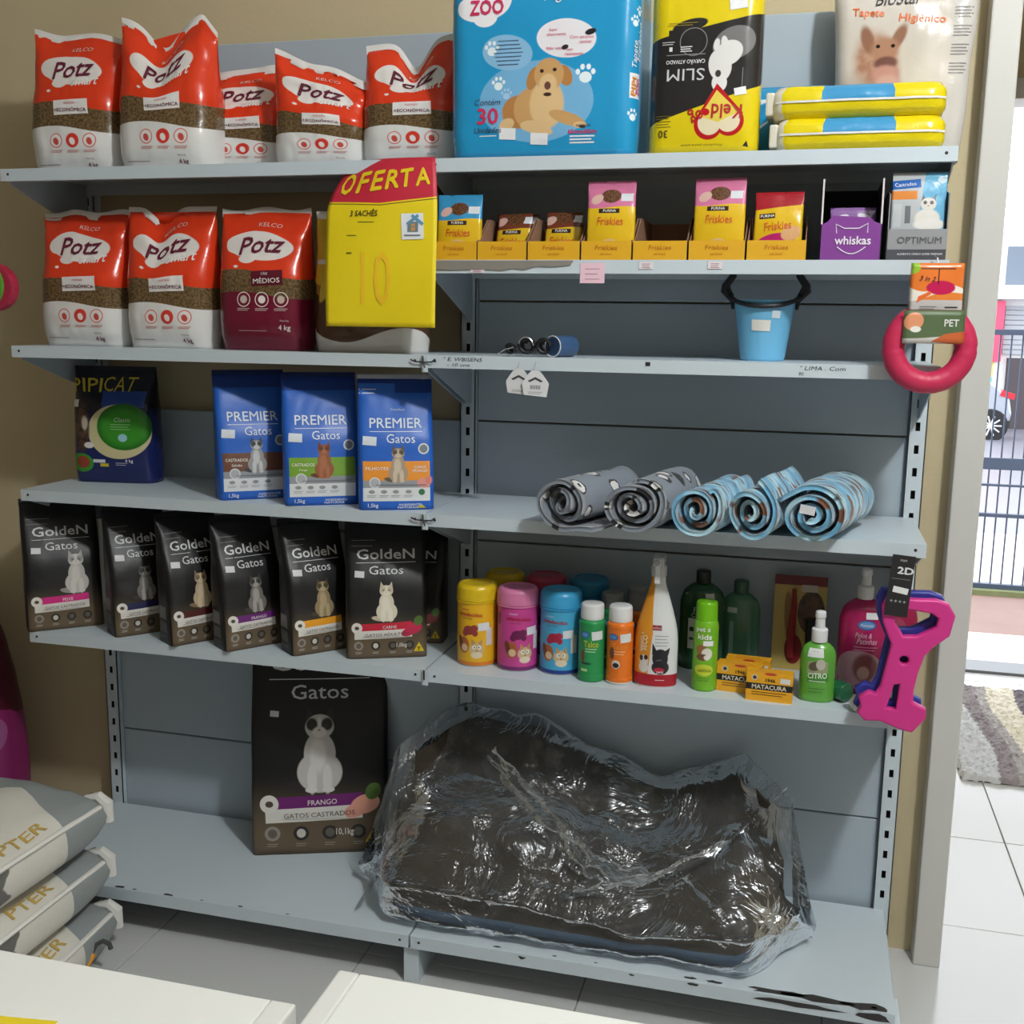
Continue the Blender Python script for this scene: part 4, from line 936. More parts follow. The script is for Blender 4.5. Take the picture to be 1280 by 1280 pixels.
# ================================================================== cat food on the left bay
def pipicat():
    W, H, D = .215, .29, .09
    t = thing('cat_litter_bag', 'dark navy cat litter bag with green oval and yellow lettering', 'cat litter', corner_place(-.996, -.16, W, D, 8)+(Z4,), 8)
    p = Pack(W, H, D, .03, bulge=.012, seed=71, wr=.002, dep=((0, .9), (.15, 1), (.6, .9), (1, .15)))
    nv_, g, cr = (26, 36, 92), (58, 150, 42), (206, 196, 150)
    L = [('above', .175, -.05, .01, .3, 0, (16, 16, 30), .03), ('rect', -.02, .19, .09, .23, (40, 70, 150), 0), ('ell', .025, .13, .082, .068, cr), ('ell', .038, .142, .07, .058, (36, 110, 34)), ('ell', .038, .14, .066, .052, g, 0, .3), ('poly', [(.02, .185), (.06, .185), (.042, .168)], (150, 66, 40)),
         ('ell', -.075, .14, .024, .07, ('mot', (92, 66, 52), (50, 38, 34), 60), 0, .25), ('ell', -.066, .15, .01, .02, (200, 186, 170), 0, .4), ('ell', -.055, .095, .014, .008, (225, 220, 215)), ('ell', -.078, .05, .034, .024, g), ('ell', -.074, .052, .02, .016, (150, 66, 44)), ('rect', -.045, .052, -.012, .06, (214, 214, 220)), ('rect', -.026, .042, -.004, .05, (210, 190, 40)), ('ell', .035, .115, .012, .01, (160, 205, 225))]
    p.build(t, pmat('litter_film', nv_, L, .25, .06), nv=26, ns=12)
    d = Decal(p.surf, .0012); d.text('PIPI', -.06, .243, .034, (196, 178, 50), w=.078, bold=.02, shear=.05); d.text('CAT', .018, .246, .036, (196, 178, 50), w=.072, bold=.0, shear=.05)
    d.text('Classic', .035, .16, .011, (190, 215, 180), shear=.2); d.text('4 kg', .05, .057, .011, (225, 225, 230), bold=.03); d.lines(.03, .148, .05, 3, .006, (150, 195, 140), .0015); d.lines(.03, .052, .03, 2, .005, (190, 190, 205), .0014); d.build(t)
    sticker(p.surf, t, -.092, .198, .02, .018)
pipicat()
def premier(label, cx, cy, ang, accent, catc, seed, W=.165, front=None):
    H, D = .285, .085
    t = thing('cat_food_bag', label, 'cat food', corner_place(cx, cy, W, D, ang)+(Z4,), ang, 'blue bags of cat food')
    p = Pack(W, H, D, .012, bulge=.006, seed=seed, wr=.0016, lean=.035, dep=((0, 1), (.1, 1), (.5, .85), (.85, .35), (1, .06)))
    B = (34, 98, 196)
    L = [('above', .255, 0, 0, 1, 0, (24, 60, 140)), ('rect', -.074, .02, .074, .058, (226, 228, 230)), ('rect', -.074, .05, .074, .066, (150, 154, 160)), ('rect', -.074, .066, .074, .108, accent)]
    if not front: L.append(('rect', .0, .066, .074, .108, B)) if False else None
    L += cat_print(.004, .062, .082, *catc)
    L += [('ell', -.048, .061, .0125, .0125, (226, 228, 230)), ('ell', -.048, .061, .0105, .0105, (176, 180, 186)), ('ell', .06, .135, .0125, .0125, (226, 228, 230)), ('ell', .06, .135, .0095, .0095, (120, 130, 140))]
    for x_ in (-.055, -.028, -.002, .026): L += [('ell', x_, .041, .0075, .0045, (150, 152, 156))]
    if front: L += [('ell', .06, .06, .016, .011, (226, 150, 140)), ('ell', .072, .066, .009, .009, (220, 130, 124)), ('poly', [(.045, .004), (.065, .004), (.055, .013)], (220, 200, 30)), ('ell', .055, .04, .0075, .0075, (60, 120, 80)), ('rect', -.08, .25, .0, .275, (50, 110, 205))]
    p.build(t, pmat('blue_cat_food_film_%d' % seed, B, L, .4, .05), nv=24, ns=9)
    p.seal(t, mat('film_navy', (22, 40, 92), .35) if not front else mat('film_silver', (190, 192, 196), .3), .01)
    d = Decal(p.surf, .0011); w_ = (226, 232, 240)
    d.text('PREMIER', .0, .19, .021, w_, w=.116, bold=.015); d.lines(0, .172, .116, 1, 1, w_, .0013); d.text('Gatos', .01, .157, .019, w_, w=.062, bold=.0)
    d.text('1,5kg' if seed != 83 else '1,5kg', -.052, .0095, .011, w_, bold=.03); d.text('INGREDIENTES', .03, .012, .005, w_, w=.05, bold=.03); d.text('NATURAIS', .025, .006, .005, w_, w=.045, bold=.03)
    lab = {81: ('CASTRADOS', 'Salmão'), 82: ('CASTRADOS', 'Frango'), 83: ('FILHOTES', '')}[seed]
    d.text(lab[0], -.043, .092, .007, (240, 236, 226), w=.05, bold=.02)
    if lab[1]: d.text(lab[1], -.043, .08, .006, (240, 236, 226), bold=.02)
    if front: d.text('CARNE', .052, .095, .006, (240, 236, 226), bold=.02); d.text('FRANGO', .052, .087, .006, (240, 236, 226), bold=.02); d.text('PremieRpet', .005, .218, .006, w_); d.lines(-.06, .262, .04, 2, .008, w_, .002)
    d.lines(.01, .056, .11, 1, 1, (110, 114, 120), .0016)
    for x_ in (-.055, -.028, -.002, .026): d.lines(x_, .033, .02, 2, .0035, (140, 142, 148), .001)
    d.build(t); sticker(p.surf, t, -.058, .152, .03, .019, (214, 220, 228), -4)
premier('blue cat food bag with brown label band, first of the blue bags', -.5, -.3, 38, (112, 70, 52), ((150, 150, 150), (60, 60, 64), (205, 205, 205)), 81)
premier('blue cat food bag with green label band and ginger cat', -.328, -.318, 30, (120, 165, 50), ((150, 86, 52), (110, 60, 36), (170, 104, 66)), 82, .168)
premier('blue cat food bag with orange label band and tabby kitten', -.152, -.315, 24, (236, 150, 50), ((170, 150, 128), (96, 84, 72), (205, 190, 170)), 83, .166, True)
def golden(label, cx, cy, ang, accent, catc, seed, W=.158, H=.3, D=.08, word='', cash=0, tall=1.0, catx=.006, z=Z5, sub='GATOS CASTRADOS', kgs='1,0kg', meat=None, gz=0):
    t = thing('cat_food_bag', label, 'cat food', corner_place(cx, cy, W, D, ang)+(z,), ang, 'black bags of cat food')
    p = Pack(W, H, D, .012, bulge=.006, seed=seed, wr=.0018, lean=.04*H/.3, dep=((0, 1), (.1, 1), (.5, .85), (.85, .4), (1, .06)))
    s = H/.3; hw = W/2
    L = [('below', .07*s, 0, 0, 1, 0, (104, 88, 68), .045*s)]
    L += cat_print(catx, .086*s, .088*s*tall, *catc)
    L += [('rect', -hw*.78, .064*s, hw*.62, .082*s, accent, 2), ('rect', -hw*.8, .047*s, hw*.62, .066*s, (224, 220, 214), 2), ('ell', -hw*.74, .071*s, .0125*s, .0125*s, (228, 224, 218)), ('ell', -hw*.74, .071*s, .0055*s, .0045*s, (80, 66, 54))]
    for i in range(4): L += [('ell', -hw*.7+hw*.42*i, .03*s, .0105*s, .0105*s, (40, 36, 32) if i else (150, 142, 132)), ('ell', -hw*.7+hw*.42*i, .03*s, .0062*s, .0066*s, (205, 200, 192) if i == 1 else (100, 92, 84))]
    if meat: L += [('ell', hw*.66, .068*s, .02*s, .013*s, meat, 15), ('ell', hw*.52, .06*s, .016*s, .010*s, meat, 20), ('ell', hw*.78, .085*s, .010*s, .012*s, (80, 110, 50), -30), ('poly', [(hw*.66, .014*s), (hw*.92, .014*s), (hw*.79, .036*s)], (226, 196, 30))]
    L.append(('rect', -9, -9, -hw+.002, 9, (17, 17, 20)))
    p.build(t, pmat('black_cat_food_film_%d' % seed, (15, 15, 17), L, .42, .06, 18), nv=26, ns=9)
    p.seal(t, mat('film_black', (26, 24, 26), .3), .01)
    # barcode side
    d = Decal(p.surf, .0011); w_ = (214, 214, 216)
    d.text('GoldeN', .0, .232*s+gz*1.2, .022*s, w_, w=W*.72, bold=.03); d.lines(.0, .214*s+gz, W*.74, 1, 1, w_, .0012*s); d.text('Gatos', .0, .198*s+gz, .018*s, w_, w=W*.42, bold=.012)
    if word: d.text(word, .006, .073*s, .007*s, (236, 226, 230), bold=.02, rot=2)
    d.text(sub, -.002, .056*s, .0068*s, (80, 72, 66), w=W*.52, rot=2); d.lines(-.01, .05*s, W*.5, 1, 1, (130, 120, 112), .0009)
    for i in range(4): d.lines(-hw*.7+hw*.42*i, .0155*s, .014*s, 2, .003*s, (200, 196, 188), .0009)
    d.lines(-hw*.55, .262*s, W*.3, 2, .012*s, (120, 118, 118), .0016)
    if meat: d.text(kgs, hw*.36, .03*s, .012*s, (224, 220, 214), w=.024*s, bold=.03); d.text('T', hw*.79, .0205*s, .009*s, (40, 36, 20), bold=.04)
    x = -W/2-D*.5
    d.rect(x, .075*s, D*.5, .03*s, (120, 120, 124)); d.rect(x, .04*s, D*.5, .025*s, (96, 96, 100)); d.lines(x, .02*s, D*.5, 2, .005*s, (110, 110, 114), .0015)
    d.build(t); sticker(p.surf, t, -hw*.66, .19*s, .022, .014, (214, 214, 218), -4); return t
wc = ((196, 192, 186), (150, 146, 142), (214, 210, 204)); gr = ((120, 116, 112), (60, 58, 56), (170, 166, 160)); cr = ((196, 176, 142), (140, 116, 90), (214, 196, 166)); tb = ((150, 130, 96), (72, 60, 44), (180, 160, 126))
golden('black cat food bag with pink label band at the shelf end', -1.025, -.322, 42, (214, 40, 130), wc, 91, .178, .31, word='PEIXE', tall=1.15, catx=.03)
golden('black cat food bag with navy label, second in the row', -.795, -.3, 50, (40, 40, 84), gr, 92, .15, D=.08)
golden('black cat food bag with brown label and a cream cat, third in the row', -.625, -.325, 55, (84, 34, 30), cr, 93, .152, D=.08)
golden('black cat food bag with purple label and a long-haired cat', -.484, -.325, 53, (110, 40, 120), gr, 94, .156, D=.08, word='FRANGO')
golden('black cat food bag with orange label and a tabby cat', -.322, -.31, 48, (236, 160, 36), tb, 95, .152, D=.08)
golden('black cat food bag with red label and a white long-haired cat', -.197, -.29, 24, (200, 36, 60), ((220, 210, 190), (200, 186, 164), (232, 224, 208)), 96, .185, .305, .08, word='CARNE', sub='GATOS ADULTOS', meat=(196, 40, 80), catx=0)
golden('black cat food bag half hidden behind the red-label one', -.195, -.13, 8, (40, 40, 44), gr, 97, .17, .27, meat=(120, 60, 60))
golden('large black cat food sack with purple label standing on the base shelf', -.512, -.178, 21, (112, 30, 110), ((200, 196, 192), (40, 36, 36), (224, 220, 216)), 98, .345, .57, .12, gz=.035, word='FRANGO', tall=1.28, z=ZB, meat=(228, 160, 140), kgs='10,1kg', catx=.0)

# ================================================================== rolled blankets
def cloth_mat(name, kind):
    m, nt, b = base_mat(name); g = NB(nt); tc = g.n('ShaderNodeTexCoord'); uv = tc.outputs['UV']
    if kind == 'grey':
        v = g.n('ShaderNodeTexVoronoi'); v.inputs['Scale'].default_value = 23; v.inputs['Randomness'].default_value = .8; g.l(uv, v.inputs['Vector'])
        n = g.n('ShaderNodeTexNoise'); n.inputs['Scale'].default_value = 55; g.l(uv, n.inputs['Vector'])
        e = g.math('MULTIPLY_ADD', n.outputs['Fac'], .35, v.outputs['Distance'])
        sp = g.n('ShaderNodeSeparateColor'); g.l(v.outputs['Color'], sp.inputs[0])
        blk = g.math('MULTIPLY', g.math('LESS_THAN', e, .58), g.math('GREATER_THAN', sp.outputs[0], .1))
        wht = g.math('MULTIPLY', g.math('LESS_THAN', e, .49), g.math('GREATER_THAN', sp.outputs[1], .2)); wht = g.math('MULTIPLY', wht, blk)
        dots = g.math('MULTIPLY', wht, g.math('LESS_THAN', e, .27))
        c = g.mix(blk, lin((128, 136, 148)), lin((26, 26, 32))); c = g.mix(wht, c, lin((226, 224, 222))); c = g.mix(dots, c, lin((30, 30, 36)))
    else:
        mp = g.n('ShaderNodeMapping'); mp.inputs[3].default_value = (14, 34, 1); g.l(uv, mp.inputs[0])
        n = g.n('ShaderNodeTexNoise'); n.inputs['Scale'].default_value = 1; n.inputs['Detail'].default_value = 2; g.l(mp.outputs[0], n.inputs['Vector'])
        n2 = g.n('ShaderNodeTexNoise'); n2.inputs['Scale'].default_value = 1.6; n2.inputs['Detail'].default_value = 1
        mp2 = g.n('ShaderNodeMapping'); mp2.inputs[1].default_value = (3, 7, 0); mp2.inputs[3].default_value = (12, 30, 1); g.l(uv, mp2.inputs[0]); g.l(mp2.outputs[0], n2.inputs['Vector'])
        c = g.mix(g.ramp(n.outputs['Fac'], .40, .62), lin((108, 170, 205)), lin((176, 212, 226)))
        c = g.mix(g.ramp(n2.outputs['Fac'], .57, .62), c, lin((122, 78, 56))); c = g.mix(g.ramp(n.outputs['Fac'], .66, .69), c, lin((36, 48, 66)))
    g.l(c, b.inputs['Base Color']); b.inputs['Roughness'].default_value = .95; b.inputs['Sheen Weight'].default_value = .3
    n = g.n('ShaderNodeTexNoise'); n.inputs['Scale'].default_value = 260; g.l(tc.outputs['Object'], n.inputs['Vector']); bp = g.n('ShaderNodeBump'); bp.inputs['Strength'].default_value = .25; bp.inputs['Distance'].default_value = .002
    g.l(n.outputs['Fac'], bp.inputs['Height']); g.l(bp.outputs['Normal'], b.inputs['Normal'])
    return m
M_cg, M_cb = cloth_mat('grey_dog_print_fleece', 'grey'), cloth_mat('blue_brown_print_fleece', 'blue')
def blanket(label, x, y, rz, m, rx, rz_, L, turns, seed, flap=.04, tilt=0, sticker_=False):
    """a fleece rolled up from one end: a spiral sheet with thickness, its loose end hanging at the front"""
    t = thing('rolled_blanket', label, 'blanket', (x, y, Z4), rz, 'rolled fleece blankets', tilt)
    turns *= .62; N = int(turns*30); th = .0088; pitch = .0168
    path = []
    for k in range(N+1):
        a = 2*math.pi*k/30; r = .008+pitch*a/(2*math.pi); path.append((r*math.cos(a+seed), r*math.sin(a+seed)))
    rmax = .008+pitch*turns
    # loose end: leaves the roll and hangs down
    ex, ez = path[-1]; a = math.atan2(ez, ex); tx, tz = -math.sin(a), math.cos(a)
    for k in range(1, 6): path.append((ex+tx*flap*k/5-(ex*.1*k/5), ez+tz*flap*k/5-.012*(k/5)**2))
    arc = [0]
    for (a0, c0), (a1, c1) in zip(path, path[1:]): arc.append(arc[-1]+math.hypot(a1-a0, c1-c0))
    M = len(path); nl = 14; V = []; U = []; F = []
    sx, sz = rx/rmax, rz_/rmax
    for j in range(nl+1):
        q = j/nl; yy = (q-.5)*L
        for side in (0, 1):
            for k in range(M):
                x0, z0 = path[k]; xa, za = path[max(0, k-1)]; xb, zb = path[min(M-1, k+1)]
                d = Vector((xb-xa, zb-za)); d = d.normalized() if d.length > 1e-9 else Vector((1, 0)); nx, nz = d.y, -d.x
                o = (th/2 if side else -th/2)
                wob = .03*noise.noise(Vector((x0*16+seed*3, z0*16, yy*9)))+.004*math.sin(k*.5+seed+yy*20)*(k/M)
                rr = 1+wob*8*.4
                V.append(((x0+nx*o)*sx*rr, yy+.012*noise.noise(Vector((k*.09, seed, side*.1)))*(1 if j in (0, nl) else .5)+.012*math.sin(k*.14+seed)*(1-q), max((z0+nz*o)*sz*rr+rz_*1.02, -.07)))
                U.append((arc[k]+seed*.31, yy+seed*.17))
    st = 2*M
    for j in range(nl):
        for k in range(M-1):
            a_, b_ = j*st+k, (j+1)*st+k
            F.append((a_, a_+1, b_+1, b_)); F.append((a_+M, b_+M, b_+M+1, a_+M+1))
        for k in (0, M-1): F.append((j*st+k, (j+1)*st+k, (j+1)*st+M+k, j*st+M+k))
    for j in (0, nl):
        for k in range(M-1): F.append((j*st+k, j*st+k+1, j*st+M+k+1, j*st+M+k))
    o = mesh('rolled_fleece', V, F, m, t, True, U)
    # darker folded lining seen at the rear end
    if sticker_:
        Decal(plane_surf((-.004, -L/2-.016, rz_*1.25), (1, 0, .25), (-.2, 0, 1)), .001).rect(0, 0, .03, .017, (226, 226, 230), -20, 1).build(t, 'price_sticker')
    return t
blanket('grey dog-print blanket roll nearest the leash tags, one corner drooping over the edge', .365, -.272, -22, M_cg, .054, .054, .24, 4.2, 1.2, .06)
blanket('grey dog-print blanket roll beside the blue and brown ones', .492, -.275, -14, M_cg, .062, .055, .23, 4.6, 2.0, .03)
blanket('blue and brown blanket roll touching the grey ones, tightly coiled', .616, -.265, -13, M_cb, .050, .053, .24, 4.4, 2.7, .012)
blanket('middle of the three blue and brown blanket rolls, its end hanging in waves', .724, -.268, -14, M_cb, .047, .055, .24, 4.0, 3.9, .05)
blanket('blue and brown blanket roll with a white price sticker, its corner hanging down', .845, -.265, -16, M_cb, .06, .056, .25, 4.2, 4.4, .045, 0, True)

# ================================================================== bottles, tubs and boxes on the fifth shelf
def wipes(label, x, y, body, cap, base, deep, seed, rot=0, plain=False):
    t = thing('wipes_tub', label, 'tub', (x, y, Z5), rot, 'tubs of pet wipes')
    r = .0455; c = Can(rounded([(r-.004, 0), (r, .003), (r, .148), (r-.002, .15)], .002))
    L = [('below', .012, 0, 0, 1, 0, base), ('below', .003, 0, 0, 1, 0, (226, 222, 216))]
    if not plain:
        L += [('above', .08, .0, .0, 1, 0, body), ('ell', -.006, .085, .015, .011, deep), ('ell', .006, .09, .009, .008, deep), ('ell', -.016, .078, .008, .008, deep), ('ell', .008, .078, .007, .007, deep),
              ('ell', -.02, .05, .015, .02, (176, 100, 52), 0, .15), ('ell', -.03, .056, .007, .016, (120, 60, 34), 14), ('ell', -.018, .044, .009, .009, (226, 196, 160)), ('ell', .012, .042, .018, .016, (214, 186, 140), 0, .15), ('poly', [(.0, .05), (.01, .056), (.0, .066)], (190, 150, 100)), ('poly', [(.014, .056), (.024, .05), (.025, .066)], (190, 150, 100)), ('ell', .006, .046, .0045, .005, (240, 240, 236)), ('ell', .018, .046, .0045, .005, (240, 240, 236)), ('ell', .007, .046, .002, .0025, (40, 60, 50)), ('ell', .017, .046, .002, .0025, (40, 60, 50)), ('ell', .012, .038, .0025, .002, (150, 80, 80)), ('ell', .012, .028, .014, .008, (232, 216, 190)), ('rect', .034, .05, .05, .09, (220, 214, 214))]
    c.build(t, pmat('wipes_label_%d' % seed, body, L, .3), 'tub_body')
    pl = mat('cap_%d_%d_%d' % cap, cap, .32)
    MB().lathe(rounded([(.0, .15), (r+.0015, .15), (r+.002, .153), (r+.001, .178), (r-.004, .186), (r-.012, .187), (r-.014, .1845), (.0, .1845)], .003), 40).build('cap', pl, t, True)
    MB().lathe([(r+.0012, .146), (r+.0024, .1465), (r+.0024, .149), (r+.0012, .1495)], 40).build('cap_ring', pl, t, True)
    if not plain:
        d = Decal(c.surf, .0007); d.text('umedecidos', -.004, .122, .009, (190, 30, 50), w=.056, bold=.03, rot=-3); d.text('Lenços', -.016, .133, .006, (225, 225, 235) if seed > 1 else (190, 30, 50), shear=.1); d.text('para Pets', -.01, .112, .006, (120, 70, 60)); d.build(t)
        sticker(c.surf, t, .028, .094, .026, .018, (225, 228, 232), 4)
        if seed == 2:
            b = Decal(c.surf, .0008)
            for k in range(7): b.rect(-.056, .105+.004*k, .012, .002, (60, 60, 60), 0, 1, 2, 1)
            b.build(t, 'barcode_print')
wipes('yellow pet wipes tub at the front beside the shelf joint', .092, -.213, (236, 182, 36), (226, 190, 30), (226, 130, 40), (150, 60, 60), 1, 0)
wipes('pink pet wipes tub at the front, between the yellow and blue tubs', .189, -.22, (206, 70, 150), (226, 130, 176), (120, 40, 110), (110, 30, 80), 2, 22)
wipes('light blue pet wipes tub at the front', .287, -.216, (74, 172, 216), (64, 168, 220), (30, 60, 140), (170, 40, 70), 3, 0)
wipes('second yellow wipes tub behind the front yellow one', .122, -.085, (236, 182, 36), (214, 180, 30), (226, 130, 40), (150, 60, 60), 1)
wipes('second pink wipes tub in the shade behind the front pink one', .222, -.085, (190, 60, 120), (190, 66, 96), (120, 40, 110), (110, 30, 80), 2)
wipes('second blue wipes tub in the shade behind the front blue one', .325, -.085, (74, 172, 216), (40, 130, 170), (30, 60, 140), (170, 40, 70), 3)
def talc(label, x, y, body, seed, cap=(226, 226, 226), front=True):
    t = thing('powder_bottle', label, 'bottle', (x, y, Z5), 0, 'bottles of pet powder')
    r = .0295; c = Can(rounded([(r-.003, 0), (r, .003), (r, .014), (r-.001, .016), (r-.001, .122), (r, .125), (r, .132), (r-.006, .138), (r-.008, .139)], .002))
    L = [('ell', -.012, .106, .013, .008, (50, 90, 170)), ('ell', -.012, .106, .010, .0055, (90, 150, 210))]
    L += ([('ell', -.016, .058, .006, .016, (110, 74, 60)), ('ell', -.008, .042, .016, .003, (40, 60, 50)), ('rect', -.02, .024, -.004, .03, (190, 220, 150))] if seed == 1 else [('ell', -.014, .07, .007, .014, (120, 70, 44)), ('ell', -.004, .046, .010, .010, (220, 214, 206)), ('ell', -.004, .044, .008, .006, (50, 44, 44)), ('below', .006, 0, 0, 1, 0, (226, 222, 214))])
    c.build(t, pmat('powder_label_%d' % seed, body, L, .32), 'bottle_body')
    MB().lathe(rounded([(.0, .137), (r-.004, .137), (r-.004, .15), (r-.0045, .168), (r-.007, .172), (.0, .173)], .003), 32).build('cap', mat('cap_%d_%d_%d' % cap, cap, .4), t, True)
    if front:
        d = Decal(c.surf, .0007); d.text('Talco', .004, .086, .014, (196, 200, 50) if seed == 1 else (236, 150, 50), w=.034, bold=.03); d.lines(.004, .075, .026, 2, .006, (200, 225, 190) if seed == 1 else (250, 200, 150), .0016); d.build(t)
        sticker(c.surf, t, .018, .105, .026, .019, (222, 226, 226), 4)
talc('green pet powder bottle with white cap at the front', .366, -.258, (44, 150, 84), 1)
talc('orange pet powder bottle with white cap at the front', .428, -.258, (236, 120, 34), 2)
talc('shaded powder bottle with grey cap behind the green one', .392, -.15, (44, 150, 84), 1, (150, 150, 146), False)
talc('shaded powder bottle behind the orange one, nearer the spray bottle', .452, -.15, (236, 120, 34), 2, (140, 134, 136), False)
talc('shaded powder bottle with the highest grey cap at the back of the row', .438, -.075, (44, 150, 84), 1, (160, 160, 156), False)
def spray_bottle():
    t = thing('spray_bottle', 'white trigger spray bottle with red base band and black dog picture', 'bottle', (.506, -.252, Z5), 2)
    W = .046
    c = Can(rounded([(.042, 0), (W, .004), (W, .1), (.043, .13), (.034, .165), (.022, .205), (.0155, .225), (.0145, .24)], .012), 1, .62)
    L = [('poly', [(-.08, 0), (-.018, 0), (-.006, .12), (-.02, .26), (-.08, .26)], (226, 150, 44)), ('below', .03, 0, 0, 1, 0, (176, 28, 44)), ('below', .0035, 0, 0, 1, 0, (220, 214, 210)), ('rect', -.008, .127, .014, .138, (150, 30, 50)),
         ('ell', .012, .066, .018, .021, (36, 34, 38)), ('poly', [(-.006, .072), (.004, .082), (-.006, .1)], (36, 34, 38)), ('poly', [(.02, .082), (.03, .072), (.034, .09)], (36, 34, 38)), ('ell', .01, .056, .009, .008, (120, 112, 112)), ('ell', .013, .046, .02, .016, (40, 38, 42)), ('ell', .01, .04, .012, .006, (190, 40, 60)), ('ell', -.026, .058, .012, .014, (220, 214, 206)), ('ell', -.032, .064, .005, .007, (50, 46, 46)), ('ell', -.02, .066, .005, .006, (50, 46, 46)), ('ell', -.026, .044, .013, .012, (222, 218, 212))]
    c.build(t, pmat('spray_label', (226, 226, 226), L, .35), 'bottle_body')
    d = Decal(c.surf, .0008); d.text('BANHO A', -.032, .1, .007, (246, 226, 190), rot=86, bold=.02); d.text('SECO', -.024, .098, .013, (246, 226, 190), w=.034, rot=86, bold=.05); d.text('colônia', .003, .1325, .005, (240, 220, 220)); d.lines(.014, .115, .03, 4, .007, (150, 150, 155), .0014); d.text('pets', .012, .035, .007, (240, 220, 220), bold=.02); d.lines(.012, .018, .02, 1, 1, (240, 220, 220), .0014); d.build(t)
    wp = mat('spray_white_plastic', (206, 206, 206), .4)
    MB().lathe(rounded([(.0, .24), (.0165, .24), (.0165, .262), (.012, .266), (.0, .266)], .002), 28).build('collar', wp, t, True)
    MB().box(-.012, -.022, .264, .012, .03, .284).box(-.008, -.048, .272, .008, -.02, .286).build('spray_head', wp, t, bevel=.003)
    MB().prism([(-.038, .272), (-.03, .272), (-.026, .24), (-.034, .228), (-.04, .232), (-.034, .246)], -.006, .006, 'x').build('trigger', wp, t, bevel=.002)
    MB().tube([(0, -.047, .279), (0, -.054, .279)], .006, 12).build('nozzle', mat('nozzle_grey', (150, 150, 152), .4), t)
spray_bottle()
def lime_can():
    t = thing('spray_can', 'slim lime green deodorant bottle with bright green cap', 'bottle', (.61, -.25, Z5))
    r = .0265; c = Can(rounded([(r-.003, 0), (r, .004), (r, .142), (r-.003, .152), (r-.006, .156)], .004))
    L = [('ell', .0, .048, .022, .013, (206, 216, 60)), ('ell', -.006, .092, .013, .012, (160, 110, 70)), ('ell', .006, .084, .012, .013, (226, 220, 210)), ('ell', -.004, .076, .014, .008, (120, 84, 60)), ('ell', .006, .076, .007, .006, (236, 226, 220))]
    c.build(t, pmat('lime_label', (120, 184, 40), L, .3), 'bottle_body')
    MB().lathe(rounded([(.0, .152), (r-.0035, .152), (r-.0035, .155), (r-.004, .19), (r-.007, .194), (.0, .195)], .003), 30).build('cap', mat('lime_cap', (116, 190, 20), .3), t, True)
    d = Decal(c.surf, .0007); d.text('pet s', -.004, .135, .012, (236, 240, 226), w=.03, bold=.06); d.text('kids', .0, .121, .012, (236, 240, 226), w=.03, bold=.06); d.text('colônia', .002, .048, .007, (90, 130, 30), w=.028); d.lines(.0, .03, .03, 2, .005, (90, 140, 40), .0015); d.build(t)
    sticker(c.surf, t, .008, .107, .021, .011)
lime_can()
def soap_box(label, x, y, rz):
    t = thing('soap_box', label, 'box', (x, y, Z5), rz, 'yellow boxes of pet soap')
    W, H, D = .094, .062, .03
    L = [('rect', -1, .024, 1, .038, (34, 30, 30)), ('ell', -.03, .05, .0065, .0065, (222, 214, 196)), ('ell', -.03, .05, .0045, .0045, (70, 60, 50)), ('ell', .002, .0592, .014, .0035, (196, 70, 40))]
    b = MB().box(-W/2, -D/2, 0, W/2, D/2, H).build('carton', pmat('soap_card', (236, 170, 36), L, .4), t)
    me = b.data; l = me.uv_layers.new(name='UVMap')
    for p in me.polygons:
        for li in p.loop_indices: co = me.vertices[me.loops[li].vertex_index].co; l.data[li].uv = (co.x, co.z) if abs(p.normal.y) > .5 else ((co.y, co.z) if abs(p.normal.x) > .5 else (3, .06))
    d = Decal(plane_surf((0, -D/2, 0), (1, 0, 0), (0, 0, 1)), .0005)
    d.text('MATACURA', .0, .031, .0095, (236, 226, 206), w=.07, bold=.04); d.text('1946', .002, .046, .008, (60, 44, 20), bold=.05); d.lines(0, .019, .07, 2, .005, (90, 60, 20), .0014); d.build(t)
    Decal(plane_surf((0, -D/2, 0), (1, 0, 0), (0, 0, 1)), .0007).rect(.032, .047, .02, .011, (226, 224, 220), -3, 1).build(t, 'price_sticker')
    MB().prism([(-.03, H), (-.022, H+.008), (.022, H+.007), (.03, H)], -D/2, -D/2+.0012, 'y').build('top_flap', mat('soap_flap', (226, 160, 40), .5), t)
soap_box('yellow soap box with black band, foremost of three', .748, -.282, -3)
soap_box('yellow soap box with black band, half covered by the foremost one', .685, -.243, -6)
soap_box('yellow soap box at the back of the three, only its top showing', .70, -.2, -4)
def pump_bottle(label, x, y, H, W, dpt, body, L, name, tint=None, cap=(226, 226, 228), fine=True, pump=True, grp=None):
    t = thing('pump_bottle', label, 'bottle', (x, y, Z5), 0, grp)
    c = Can(rounded([(W-.004, 0), (W, .004), (W, H*.78), (W*.86, H*.9), (W*.5, H*.975), (.0125, H)], .008), 1, dpt)
    c.build(t, pmat('bottle_'+name, body, L, .25, coat=.3), 'bottle_body')
    wp = mat('pump_%d_%d_%d' % cap, cap, .4)
    MB().lathe(rounded([(.0, H-.002), (.0165, H-.002), (.0165, H+.024), (.014, H+.027), (.0, H+.027)], .002), 28).build('collar', wp, t, True)
    if pump:
        MB().lathe(rounded([(.0, H+.026), (.0105, H+.026), (.0095, H+.048), (.0115, H+.05), (.0105, H+.062), (.004, H+.064), (.0, H+.064)], .002), 24).build('spray_head', wp, t, True)
    return t, c
